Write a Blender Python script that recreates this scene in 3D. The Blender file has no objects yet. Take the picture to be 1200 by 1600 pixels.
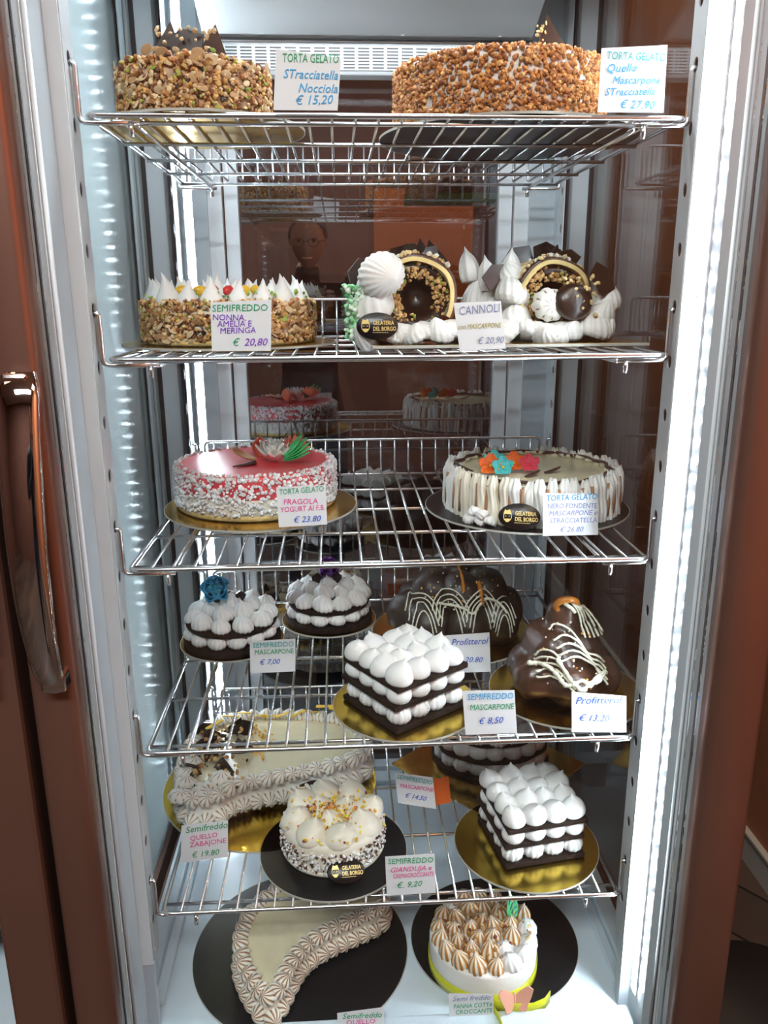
import bpy, math, random
from mathutils import Vector, Matrix, Euler, noise
random.seed(11)
PI = math.pi
C = bpy.context.scene.collection
SC = bpy.context.scene

# ------------------------------------------------------------------ camera
def make_camera():
    yaw, pitch, roll = 0.0536, 0.2696, -0.0052
    fwd = Vector((math.sin(yaw)*math.cos(pitch), math.cos(yaw)*math.cos(pitch), -math.sin(pitch)))
    right = Vector((math.cos(yaw), -math.sin(yaw), 0)); up = right.cross(fwd)
    c, s = math.cos(roll), math.sin(roll)
    r2 = right*c + up*s; u2 = up*c - right*s
    M = Matrix((r2, u2, -fwd)).transposed().to_4x4()
    M.translation = Vector((-0.0639, -0.987, 1.4497))
    cd = bpy.data.cameras.new('camera'); co = bpy.data.objects.new('camera', cd)
    C.objects.link(co); co.matrix_world = M
    cd.sensor_fit = 'VERTICAL'; cd.sensor_height = 24; cd.lens = 24*1245/1600
    cd.clip_start = .005; cd.clip_end = 50
    SC.camera = co
make_camera()
SC.view_settings.view_transform = 'Standard'; SC.view_settings.look = 'None'
SC.view_settings.exposure = .95; SC.view_settings.gamma = 1
SC.view_settings.use_curve_mapping = False
cy = SC.cycles
cy.use_denoising = True; cy.transparent_max_bounces = 24; cy.max_bounces = 9
cy.glossy_bounces = 6; cy.diffuse_bounces = 4; cy.sample_clamp_indirect = 4.0
cy.caustics_reflective = False; cy.caustics_refractive = False

# world: dim warm ambience of a shop interior
w = bpy.data.worlds.new('world'); SC.world = w; w.use_nodes = True
w.node_tree.nodes['Background'].inputs[0].default_value = (1, .85, .72, 1)
w.node_tree.nodes['Background'].inputs[1].default_value = .12

def area(name, loc, rot, size, power, col, sy=None):
    l = bpy.data.lights.new(name, 'AREA'); l.energy = power; l.color = col
    l.shape = 'RECTANGLE'; l.size = size; l.size_y = sy or size
    o = bpy.data.objects.new(name, l); o.location = loc; o.rotation_euler = rot; C.objects.link(o)
    return o
# unseen ceiling lights: added cool fill in front, warm ones, one at the back
area('unseen_ceiling_light', (-.5, -1.9, 2.85), (.0, 0, 0), 1.6, 48, (.96, .98, 1), .5)  # cool fill added to brighten the cards and cake fronts
area('unseen_ceiling_light', (.75, -1.1, 2.85), (0, 0, 0),   .7, 6, (1, .72, .48), .5)
area('unseen_ceiling_light', (-1.5, -.6, 2.85), (0, 0, 0), .7, 4, (1, .66, .42), .5)
area('unseen_ceiling_light', (.5, 1.7, 2.85), (0, 0, 0), .6, 5, (1, .62, .38), .4)
l = bpy.data.lights.new('added_wall_spot', 'SPOT'); l.energy = 210; l.color = (1, .62, .36); l.spot_size = .95; l.spot_blend = .8; l.shadow_soft_size = .05  # added spot: warms the right wall so the right stile reflects orange
o = bpy.data.objects.new('added_wall_spot', l); o.location = (.25, -1.3, 2.85); C.objects.link(o)
o.rotation_euler = (Vector((.98, -1.15, 1.85))-o.location).to_track_quat('-Z', 'Y').to_euler()
LED = 165.0          # strength of one diode

# ------------------------------------------------------------------ materials
def newmat(name):
    m = bpy.data.materials.new(name); m.use_nodes = True
    return m, m.node_tree, m.node_tree.nodes['Principled BSDF']
def pm(name, col, rough=.5, metal=0, bump=0, bscale=200, var=0, vscale=40, sss=0, sssr=.004, coat=0, spec=.5, bdist=.001, col2=None, roughvar=0):
    m, nt, b = newmat(name); N = nt.nodes; L = nt.links
    b.inputs['Base Color'].default_value = (*col, 1); b.inputs['Roughness'].default_value = rough
    b.inputs['Metallic'].default_value = metal; b.inputs['Specular IOR Level'].default_value = spec
    b.inputs['Coat Weight'].default_value = coat; b.inputs['Coat Roughness'].default_value = .12
    if sss:
        b.inputs['Subsurface Weight'].default_value = sss
        b.inputs['Subsurface Radius'].default_value = (1, .7, .5); b.inputs['Subsurface Scale'].default_value = sssr
    tc = N.new('ShaderNodeTexCoord')
    if bump:
        n = N.new('ShaderNodeTexNoise'); n.inputs['Scale'].default_value = bscale; n.inputs['Detail'].default_value = 4
        bp = N.new('ShaderNodeBump'); bp.inputs['Strength'].default_value = bump; bp.inputs['Distance'].default_value = bdist
        L.new(tc.outputs['Object'], n.inputs['Vector']); L.new(n.outputs['Fac'], bp.inputs['Height']); L.new(bp.outputs['Normal'], b.inputs['Normal'])
    if var:
        n = N.new('ShaderNodeTexNoise'); n.inputs['Scale'].default_value = vscale; n.inputs['Detail'].default_value = 5
        r = N.new('ShaderNodeValToRGB')
        c2 = col2 or tuple(min(1, c*(1+var)) for c in col); c1 = col if col2 else tuple(c*(1-var) for c in col)
        r.color_ramp.elements[0].position = .35; r.color_ramp.elements[1].position = .65
        r.color_ramp.elements[0].color = (*c1, 1); r.color_ramp.elements[1].color = (*c2, 1)
        L.new(tc.outputs['Object'], n.inputs['Vector']); L.new(n.outputs['Fac'], r.inputs[0]); L.new(r.outputs[0], b.inputs['Base Color'])
    if roughvar:
        n = N.new('ShaderNodeTexNoise'); n.inputs['Scale'].default_value = 12; n.inputs['Detail'].default_value = 4
        mr = N.new('ShaderNodeMapRange'); mr.inputs[3].default_value = max(0, rough-roughvar); mr.inputs[4].default_value = rough+roughvar
        L.new(tc.outputs['Object'], n.inputs['Vector']); L.new(n.outputs['Fac'], mr.inputs[0]); L.new(mr.outputs[0], b.inputs['Roughness'])
    return m
def attrmat(name, attr, stops, rough=.6, bump=0, bscale=300, sss=0):
    m = pm(name, (1, 1, 1), rough, bump=bump, bscale=bscale, sss=sss); nt = m.node_tree
    a = nt.nodes.new('ShaderNodeAttribute'); a.attribute_name = attr
    if stops is None:
        nt.links.new(a.outputs['Color'], nt.nodes['Principled BSDF'].inputs['Base Color'])
    else:
        r = nt.nodes.new('ShaderNodeValToRGB'); e = r.color_ramp.elements
        while len(e) < len(stops): e.new(.5)
        for i, (p, c) in enumerate(stops): e[i].position = p; e[i].color = (*c, 1)
        nt.links.new(a.outputs['Fac'], r.inputs[0]); nt.links.new(r.outputs[0], nt.nodes['Principled BSDF'].inputs['Base Color'])
    return m
def glass(name, refl, tint=(1, 1, 1), rough=0.0, grow=.5):
    m = bpy.data.materials.new(name); m.use_nodes = True; nt = m.node_tree; nt.nodes.clear()
    o = nt.nodes.new('ShaderNodeOutputMaterial'); mx = nt.nodes.new('ShaderNodeMixShader')
    t = nt.nodes.new('ShaderNodeBsdfTransparent'); g = nt.nodes.new('ShaderNodeBsdfGlossy')
    t.inputs[0].default_value = (*tint, 1); g.inputs['Roughness'].default_value = rough
    f = nt.nodes.new('ShaderNodeLayerWeight'); f.inputs[0].default_value = .12
    mr = nt.nodes.new('ShaderNodeMapRange'); mr.inputs[3].default_value = refl; mr.inputs[4].default_value = min(1, refl+grow)
    nt.links.new(f.outputs['Fresnel'], mr.inputs[0]); nt.links.new(mr.outputs[0], mx.inputs[0])
    nt.links.new(t.outputs[0], mx.inputs[1]); nt.links.new(g.outputs[0], mx.inputs[2]); nt.links.new(mx.outputs[0], o.inputs[0])
    return m
def emit(name, col, s):
    m = bpy.data.materials.new(name); m.use_nodes = True; nt = m.node_tree; nt.nodes.clear()
    o = nt.nodes.new('ShaderNodeOutputMaterial'); e = nt.nodes.new('ShaderNodeEmission')
    e.inputs[0].default_value = (*col, 1); e.inputs[1].default_value = s; nt.links.new(e.outputs[0], o.inputs[0])
    return m

M = dict(
 meringue=pm('meringue', (.88, .87, .84), .55, bump=.15, bscale=250, sss=.15),
 cream=pm('cream', (.86, .80, .66), .5, bump=.2, bscale=180, sss=.15),
 white_cream=pm('white_cream', (.87, .85, .80), .5, bump=.3, bscale=300, sss=.15),
 yellow_glaze=pm('yellow_glaze', (.82, .74, .50), .3, bump=.1, bscale=60, var=.05, sss=.1, coat=.3),
 dark_biscuit=pm('dark_biscuit', (.022, .012, .008), .95, bump=.9, bscale=260, var=.4, vscale=120, spec=.2, bdist=.002),
 sponge=pm('sponge', (.75, .52, .20), .85, bump=.7, bscale=220, var=.2, vscale=60, bdist=.002),
 choc=pm('dark_chocolate', (.03, .014, .008), .3, bump=.3, bscale=60, var=.35, vscale=20, coat=.2),
 milkchoc=pm('milk_chocolate_glaze', (.085, .036, .02), .33, bump=.5, bscale=45, var=.4, vscale=14, coat=.15, bdist=.003),
 darkglaze=pm('matte_chocolate_glaze', (.030, .017, .011), .42, bump=.35, bscale=50, var=.35, vscale=14, bdist=.002),
 caramel=pm('caramel', (.50, .17, .02), .15, coat=.6, bump=.1, bscale=40),
 white_choc=pm('white_chocolate_drizzle', (.80, .78, .62), .4, bump=.1, bscale=90),
 red_glaze=pm('strawberry_glaze', (.66, .03, .045), .30, bump=.3, bscale=500, var=.6, vscale=9, col2=(.74, .11, .12), coat=.15),
 gold=pm('gold_foil', (.80, .50, .10), .2, 1, bump=.12, bscale=60, roughvar=.08, var=.1, vscale=10),
 gold_bright=pm('bright_gold_foil', (.92, .64, .10), .22, 1, bump=.2, bscale=70, roughvar=.08),
 board_edge=pm('grey_cardboard_edge', (.50, .48, .42), .8, bump=.3, bscale=300),
 black_board=pm('black_coated_board', (.006, .006, .007), .4, spec=.3, bump=.1, bscale=80, roughvar=.08),
 chrome=pm('chromed_wire', (.72, .73, .74), .2, 1, bump=.05, bscale=100),
 mirror_chrome=pm('polished_handle_metal', (.60, .56, .54), .05, 1, bump=.06, bscale=12, bdist=.004),
 copper=pm('brushed_copper_panel', (.25, .135, .10), .36, .75, bump=.08, bscale=700, var=.08, vscale=3),
 grey_post=pm('light_grey_enamel', (.50, .55, .58), .35, .1, bump=.04, bscale=300),
 white_post=pm('white_enamel', (.76, .79, .81), .3, 0, bump=.04, bscale=300),
 rail=pm('rail_steel', (.62, .65, .66), .35, .35, bump=.05, bscale=400),
 dark=pm('dark_cavity', (.01, .01, .012), .7, bump=.1),
 gasket=pm('black_gasket', (.012, .012, .013), .5, bump=.1),
 steel=pm('brushed_steel', (.84, .87, .88), .35, .1, bump=.12, bscale=400),
 pan=pm('white_floor_pan', (.66, .76, .82), .3, 0, bump=.03, bscale=200),
 paper=pm('card_paper', (.80, .81, .82), .6, bump=.1, bscale=800),
 led=emit('cold_white_diode', (.80, .90, 1), LED),
 added_glow=emit('added_case_glow', (.85, .93, 1), 34.0),  # glow of the added light under the case ceiling
 matte_grey=pm('matte_grey_panel', (.50, .55, .56), .85, bump=.05, spec=.1),
 wall_o=pm('orange_paint', (.85, .27, .07), .7, bump=.1),
 pcb=pm('white_strip_board', (.85, .87, .9), .4, bump=.05),
 floorwood=pm('floor_planks', (.075, .052, .04), .5, bump=.4, bscale=60, var=.4, vscale=9),
 wall=pm('terracotta_plaster', (.36, .135, .06), .75, bump=.2, bscale=90, var=.1, vscale=6),
 wall_d=pm('brown_plaster', (.14, .06, .04), .75, bump=.2, bscale=90, var=.1, vscale=6),
 ceil=pm('ceiling_plaster', (.5, .46, .42), .9, bump=.2, bscale=60),
 plaque=pm('chocolate_plaque', (.010, .006, .005), .3, bump=.1, bscale=90),
 goldink=pm('gold_ink', (.85, .62, .22), .4, .2, bump=.05),
 crumb=attrmat('crumb_pieces', 'Col', None, .5, .3),
 sugar=attrmat('sugar_grains', 'Col', None, .6, .2),
 toast=attrmat('toasted_rosette', 'Rib', [(0, (.14, .055, .025)), (.42, (.40, .22, .11)), (.62, (.84, .78, .66)), (1, (.88, .85, .76))], .55, .2, 300, .1),
 choccream=attrmat('chocolate_striped_cream', 'Rib', [(0, (.05, .025, .018)), (.16, (.20, .12, .08)), (.30, (.85, .81, .72)), (1, (.88, .85, .78))], .55, .15, 300, .1),
 light_toast=attrmat('lightly_browned_rosette', 'Rib', [(0, (.20, .09, .045)), (.30, (.50, .34, .22)), (.46, (.86, .82, .72)), (1, (.90, .88, .82))], .55, .2, 300, .1),
 amber=attrmat('caramelised_meringue', 'Rib', [(0, (.88, .84, .76)), (.50, (.88, .82, .70)), (.70, (.66, .34, .08)), (1, (.36, .13, .02))], .45, .15, 300, .1),
 petal_white=pm('white_sugar', (.85, .84, .78), .5, bump=.1), petal_coral=pm('coral_sugar', (.90, .26, .15), .5, bump=.1),
 petal_green=pm('green_sugar', (.08, .55, .18), .5, bump=.1), petal_orange=pm('orange_sugar', (.92, .17, .02), .5, bump=.1),
 petal_teal=pm('teal_sugar', (.08, .55, .55), .5, bump=.1), petal_pink=pm('pink_sugar', (.85, .08, .13), .5, bump=.1),
 petal_blue=pm('blue_sugar', (.04, .30, .50), .45, bump=.1), petal_purple=pm('purple_sugar', (.20, .06, .35), .5, bump=.1),
 petal_yellow=pm('yellow_sugar', (.85, .55, .04), .5, bump=.1), petal_peach=pm('peach_sugar', (.85, .42, .30), .55, bump=.2),
 twig=pm('brown_twig', (.07, .03, .02), .5, bump=.4), tan=pm('tan_sugar', (.55, .30, .14), .5, bump=.2),
 ribbon=pm('yellow_satin', (.62, .62, .02), .3, bump=.08, bscale=900, coat=.2),
 red_fruit=pm('red_fruit', (.65, .02, .02), .25, bump=.2), yellow_fruit=pm('yellow_fruit', (.85, .48, .02), .3, bump=.2, var=.2),
 green_cream=pm('green_tinted_cream', (.30, .75, .32), .5, bump=.3),
 tan_cream=pm('caramel_cream', (.62, .40, .24), .55, bump=.3, bscale=260, var=.3, vscale=60),
 skin=pm('skin', (.42, .22, .15), .5, sss=.1, bump=.1), jacket=pm('black_jacket', (.012, .013, .018), .8, bump=.5, bscale=300),
 jeans=pm('dark_jeans', (.02, .03, .06), .85, bump=.5, bscale=500), hair=pm('dark_hair', (.02, .013, .01), .6, bump=.8, bscale=300),
 phone=pm('black_phone', (.01, .01, .012), .2, bump=.02), shoe=pm('black_shoe', (.015, .015, .015), .5, bump=.2),
 pack_red=pm('red_packet', (.75, .07, .03), .35, bump=.5, bscale=30, bdist=.01), pack_blue=pm('blue_packet', (.05, .09, .28), .35, bump=.5, bscale=30, bdist=.01),
 pack_orange=pm('orange_packet', (.85, .28, .03), .35, bump=.4, bscale=30, bdist=.01),
 box_white=pm('white_plastic', (.75, .74, .66), .4, bump=.05), box_green=pm('green_plastic', (.02, .48, .16), .4, bump=.05),
 rack=pm('dark_rack', (.03, .032, .045), .6, bump=.1), orange_card=pm('orange_card', (.85, .16, .02), .6, bump=.1),
 door_glass=glass('door_glass', .02, (.99, 1, 1)), side_glass=glass('side_glass', .13, (.80, .84, .84)), left_glass=glass('left_side_glass', .003, (.97, .99, .99), .10, grow=.004),
 rear_glass=glass('rear_glass', .26, (.78, .78, .80)), spacer=None)
def inkmat(n, c): M[n] = pm(n, c, .6, bump=.02)
inkmat('ink_green', (.01, .32, .13)); inkmat('ink_blue', (.02, .10, .55)); inkmat('ink_sky', (.02, .36, .70)); inkmat('ink_purple', (.20, .02, .50))
inkmat('ink_pink', (.80, .06, .30)); inkmat('ink_grey', (.22, .26, .42)); inkmat('ink_teal', (.02, .42, .42)); inkmat('ink_lilac', (.28, .32, .62)); inkmat('ink_ochre', (.40, .33, .05))
# perforated aluminium spacer: rows of tiny dots
def spacer_mat():
    m = pm('dotted_aluminium_spacer', (.42, .44, .44), .45, .25, bump=.05); nt = m.node_tree
    tc = nt.nodes.new('ShaderNodeTexCoord'); v = nt.nodes.new('ShaderNodeTexVoronoi'); mp = nt.nodes.new('ShaderNodeMapping')
    mp.inputs['Scale'].default_value = (0, 120, 190); mp.inputs['Location'].default_value = (.5, 0, 0); v.inputs['Scale'].default_value = 1; v.inputs['Randomness'].default_value = 0
    r = nt.nodes.new('ShaderNodeValToRGB'); r.color_ramp.elements[0].position = .20; r.color_ramp.elements[1].position = .26
    r.color_ramp.elements[0].color = (.95, .97, .97, 1); r.color_ramp.elements[1].color = (.42, .43, .43, 1)
    nt.links.new(tc.outputs['Object'], mp.inputs[0]); nt.links.new(mp.outputs[0], v.inputs['Vector']); nt.links.new(v.outputs['Distance'], r.inputs[0])
    nt.links.new(r.outputs[0], nt.nodes['Principled BSDF'].inputs['Base Color']); return m
M['spacer'] = spacer_mat()
def grille_mat():
    m = pm('slotted_steel', (.60, .62, .63), .35, .7); nt = m.node_tree; N = nt.nodes; L = nt.links
    tc = N.new('ShaderNodeTexCoord'); sp = N.new('ShaderNodeSeparateXYZ'); L.new(tc.outputs['Object'], sp.inputs[0])
    def band(out, freq, thr):
        a = N.new('ShaderNodeMath'); a.operation = 'MULTIPLY'; a.inputs[1].default_value = freq; L.new(out, a.inputs[0])
        f = N.new('ShaderNodeMath'); f.operation = 'FRACT'; L.new(a.outputs[0], f.inputs[0])
        g = N.new('ShaderNodeMath'); g.operation = 'GREATER_THAN'; g.inputs[1].default_value = thr; L.new(f.outputs[0], g.inputs[0]); return g
    a = band(sp.outputs['X'], 38, .22); b = band(sp.outputs['Z'], 190, .5)
    mu = N.new('ShaderNodeMath'); mu.operation = 'MULTIPLY'; L.new(a.outputs[0], mu.inputs[0]); L.new(b.outputs[0], mu.inputs[1])
    mx = N.new('ShaderNodeMix'); mx.data_type = 'RGBA'; L.new(mu.outputs[0], mx.inputs[0])
    mx.inputs[6].default_value = (.60, .62, .63, 1); mx.inputs[7].default_value = (.10, .10, .10, 1)
    L.new(mx.outputs[2], N['Principled BSDF'].inputs['Base Color']); return m
M['grille'] = grille_mat()

# ------------------------------------------------------------------ mesh helpers
class MB:
    def __init__(s): s.v = []; s.f = []; s.mi = []; s.sm = []; s.c = []; s.cur = 0; s.col = (1, 1, 1)
    def add(s, vs, fs, smooth=True):
        o = len(s.v); s.v += [tuple(p) for p in vs]; s.c += [s.col]*len(vs)
        for f in fs: s.f.append([i+o for i in f]); s.mi.append(s.cur); s.sm.append(smooth)
        return s
    def box(s, c, d, rot=None, T=None):
        x, y, z = (a/2 for a in d); vs = [Vector((i*x, j*y, k*z)) for i in (-1, 1) for j in (-1, 1) for k in (-1, 1)]
        if rot: R = Euler(rot).to_matrix(); vs = [R @ v for v in vs]
        vs = [v+Vector(c) for v in vs]
        return s.add(vs, [(0, 1, 3, 2), (4, 6, 7, 5), (0, 4, 5, 1), (2, 3, 7, 6), (0, 2, 6, 4), (1, 5, 7, 3)], False)
    def tube(s, pts, r, n=8, closed=False, radii=None, flat=None):
        P = [Vector(p) for p in pts]; m = len(P); up = None; rings = []
        for i, p in enumerate(P):
            a = P[i-1] if (i or closed) else p; b = P[(i+1) % m] if (i < m-1 or closed) else p
            t = (b-a).normalized() if (b-a).length > 1e-9 else Vector((0, 0, 1))
            if up is None: up = t.orthogonal().normalized()
            up = (up-t*up.dot(t)); up = up.normalized() if up.length > 1e-6 else t.orthogonal().normalized()
            q = t.cross(up); rr = radii[i] if radii else r
            rings.append([p+(up*math.cos(2*PI*k/n)+q*math.sin(2*PI*k/n)*(flat or 1))*rr for k in range(n)])
        vs = [v for rg in rings for v in rg]; fs = []
        for i in range(m if closed else m-1):
            j = (i+1) % m
            for k in range(n): fs.append((i*n+k, i*n+(k+1) % n, j*n+(k+1) % n, j*n+k))
        if not closed: fs += [tuple(range(n))[::-1], tuple((m-1)*n+k for k in range(n))]
        return s.add(vs, fs)
    def lathe(s, prof, n=48, c=(0, 0, 0), ex=1, ey=1):
        vs = []; fs = []; m = len(prof)
        for i, (r, z) in enumerate(prof):
            for k in range(n):
                a = 2*PI*k/n; vs.append((c[0]+r*ex*math.cos(a), c[1]+r*ey*math.sin(a), c[2]+z))
        for i in range(m-1):
            for k in range(n): fs.append((i*n+k, i*n+(k+1) % n, (i+1)*n+(k+1) % n, (i+1)*n+k))
        fs += [tuple(range(n))[::-1], tuple((m-1)*n+k for k in range(n))]
        return s.add(vs, fs)
    def prism(s, poly, z0, z1, smooth=False):
        n = len(poly); vs = [(x, y, z0) for x, y in poly]+[(x, y, z1) for x, y in poly]
        fs = [tuple(range(n))[::-1], tuple(range(n, 2*n))]
        s.add(vs, fs, False)
        return s.add(vs, [(k, (k+1) % n, n+(k+1) % n, n+k) for k in range(n)], smooth)
    def grid(s, rows):
        n = len(rows[0]); vs = [p for r in rows for p in r]; fs = []
        for i in range(len(rows)-1):
            for k in range(n-1): fs.append((i*n+k, i*n+k+1, (i+1)*n+k+1, (i+1)*n+k))
        return s.add(vs, fs)
    def mesh(s, name, mats, attr=None):
        me = bpy.data.meshes.new(name); me.from_pydata(s.v, [], s.f)
        for m in (mats if isinstance(mats, (list, tuple)) else [mats]): me.materials.append(M[m] if isinstance(m, str) else m)
        me.polygons.foreach_set('material_index', s.mi); me.polygons.foreach_set('use_smooth', s.sm)
        if attr == 'Col':
            a = me.color_attributes.new('Col', 'FLOAT_COLOR', 'POINT')
            a.data.foreach_set('color', [x for c in s.c for x in (*c, 1)])
        elif attr:
            a = me.attributes.new('Rib', 'FLOAT', 'POINT'); a.data.foreach_set('value', attr)
        me.update(); return me
    def build(s, name, mats, parent=None, loc=(0, 0, 0), rot=(0, 0, 0), attr=None, bevel=0, thick=0, **kw):
        o = inst(name, s.mesh(name, mats, attr), parent, loc, rot)
        if thick:
            b = o.modifiers.new('solid', 'SOLIDIFY'); b.thickness = thick; b.offset = 0
        if bevel:
            b = o.modifiers.new('bevel', 'BEVEL'); b.width = bevel; b.segments = 2; b.limit_method = 'ANGLE'
        for k, v in kw.items(): o[k] = v
        return o
def inst(name, me, parent=None, loc=(0, 0, 0), rot=(0, 0, 0), scale=None):
    o = bpy.data.objects.new(name, me); C.objects.link(o); o.parent = parent
    o.location = loc; o.rotation_euler = rot
    if scale: o.scale = scale if not isinstance(scale, (int, float)) else (scale,)*3
    return o
def tag(o, label, cat, group=None):
    o['label'] = label; o['category'] = cat
    if group: o['group'] = group
    return o
def thing(name, label, cat, loc=(0, 0, 0), rz=0, group=None):
    return tag(inst(name, None, None, loc, (0, 0, rz)), label, cat, group)
def copy_tree(o, parent=None):
    c = o.copy(); C.objects.link(c); c.parent = parent
    for ch in list(o.children): copy_tree(ch, c)
    return c
def arc(c, r, a0, a1, n, f):
    return [f(c, r, a0+(a1-a0)*i/n) for i in range(n+1)]
def bend(pts, r, n=4):
    """round the inner corners of a polyline"""
    P = [Vector(p) for p in pts]; out = [P[0]]
    for i in range(1, len(P)-1):
        a, b, c = P[i-1], P[i], P[i+1]; d1 = (a-b).normalized(); d2 = (c-b).normalized()
        k = min(r, (a-b).length*.49, (c-b).length*.49); p, q = b+d1*k, b+d2*k
        for j in range(n+1):
            t = j/n; out.append(p*(1-t)**2+b*2*t*(1-t)+q*t*t)
    out.append(P[-1]); return out
def to_mesh(obj, name):
    dg = bpy.context.evaluated_depsgraph_get(); dg.update()
    me = bpy.data.meshes.new_from_object(obj.evaluated_get(dg)); me.name = name
    bpy.data.objects.remove(obj); return me
def text(body, size, mat, parent, loc, rot=(0, 0, 0), shear=.15, name='handwriting', align='LEFT', weight=0, sx=1):
    cu = bpy.data.curves.new('t', 'FONT'); cu.body = body; cu.size = size; cu.shear = shear; cu.extrude = .00015
    cu.offset = weight; cu.align_x = align; cu.align_y = 'CENTER'; cu.resolution_u = 2
    o = bpy.data.objects.new('t', cu); C.objects.link(o)
    me = to_mesh(o, name); me.materials.clear(); me.materials.append(M[mat])
    return inst(name, me, parent, loc, rot, (sx, 1, 1))

# ------------------------------------------------------------------ the shop room
def room():
    def st(name, mb, mat): o = mb.build(name, mat); o['kind'] = 'structure'; return o
    st('floor', MB().box((-.6, -.2, -.01), (5, 6.4, .02)), floor_mat())
    st('ceiling', MB().box((-.6, -.2, 2.96), (5, 6.4, .02)), 'ceil')
    st('wall_right', MB().box((.993, -.2, 1.48), (.02, 6.4, 2.96)), 'wall')
    st('wall_left', MB().box((-3.1, -.2, 1.48), (.02, 6.4, 2.96)), 'wall_d')
    st('wall_back', MB().box((-1.05, 2.6, 1.48), (4.1, .02, 2.96)), 'wall_d')
    st('wall_front', MB().box((-1.05, -3.4, 1.48), (4.1, .02, 2.96)), 'wall_d')
    b = MB().box((.978, -.2, .04), (.012, 6.38, .08)); b.box((.975, -.2, .085), (.018, 6.38, .008)); st('baseboard_right', b, 'board_edge')
def floor_mat():
    m = M['floorwood']; nt = m.node_tree; N = nt.nodes; L = nt.links
    br = N.new('ShaderNodeTexBrick'); br.inputs['Scale'].default_value = 1.0; br.inputs['Brick Width'].default_value = 1.2; br.inputs['Row Height'].default_value = .16
    br.inputs['Mortar Size'].default_value = .004; br.inputs['Color1'].default_value = (.11, .07, .05, 1); br.inputs['Color2'].default_value = (.055, .038, .03, 1); br.inputs['Mortar'].default_value = (.01, .008, .007, 1)
    tc = N.new('ShaderNodeTexCoord'); mp = N.new('ShaderNodeMapping'); mp.inputs['Rotation'].default_value = (0, 0, .9)
    L.new(tc.outputs['Object'], mp.inputs[0]); L.new(mp.outputs[0], br.inputs['Vector']); L.new(br.outputs['Color'], N['Principled BSDF'].inputs['Base Color']); return m
room()

# ------------------------------------------------------------------ display fridge
Z0 = 1.105
SH = [Z0+.536, Z0+.2675, Z0, Z0-.2675, Z0-.534]
FL = Z0-.735; TOP = 2.12
def rail_mesh(name, z0, z1, w, holes):
    cu = bpy.data.curves.new('r', 'CURVE'); cu.dimensions = '2D'; cu.fill_mode = 'BOTH'; cu.extrude = .0008
    def sp(pts):
        s = cu.splines.new('POLY'); s.points.add(len(pts)-1); s.use_cyclic_u = True
        for p, q in zip(s.points, pts): p.co = (q[0], q[1], 0, 1)
    c = .006; sp([(0, z0+c), (0, z1), (w, z1), (w, z0+c*2), (w-c, z0)])
    for h in holes: sp([(w/2+.0062*math.cos(a*PI/8), h+.0085*math.sin(a*PI/8)) for a in range(16)])
    o = bpy.data.objects.new('r', cu); C.objects.link(o); me = to_mesh(o, name); me.materials.clear(); me.materials.append(M['rail']); return me
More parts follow.
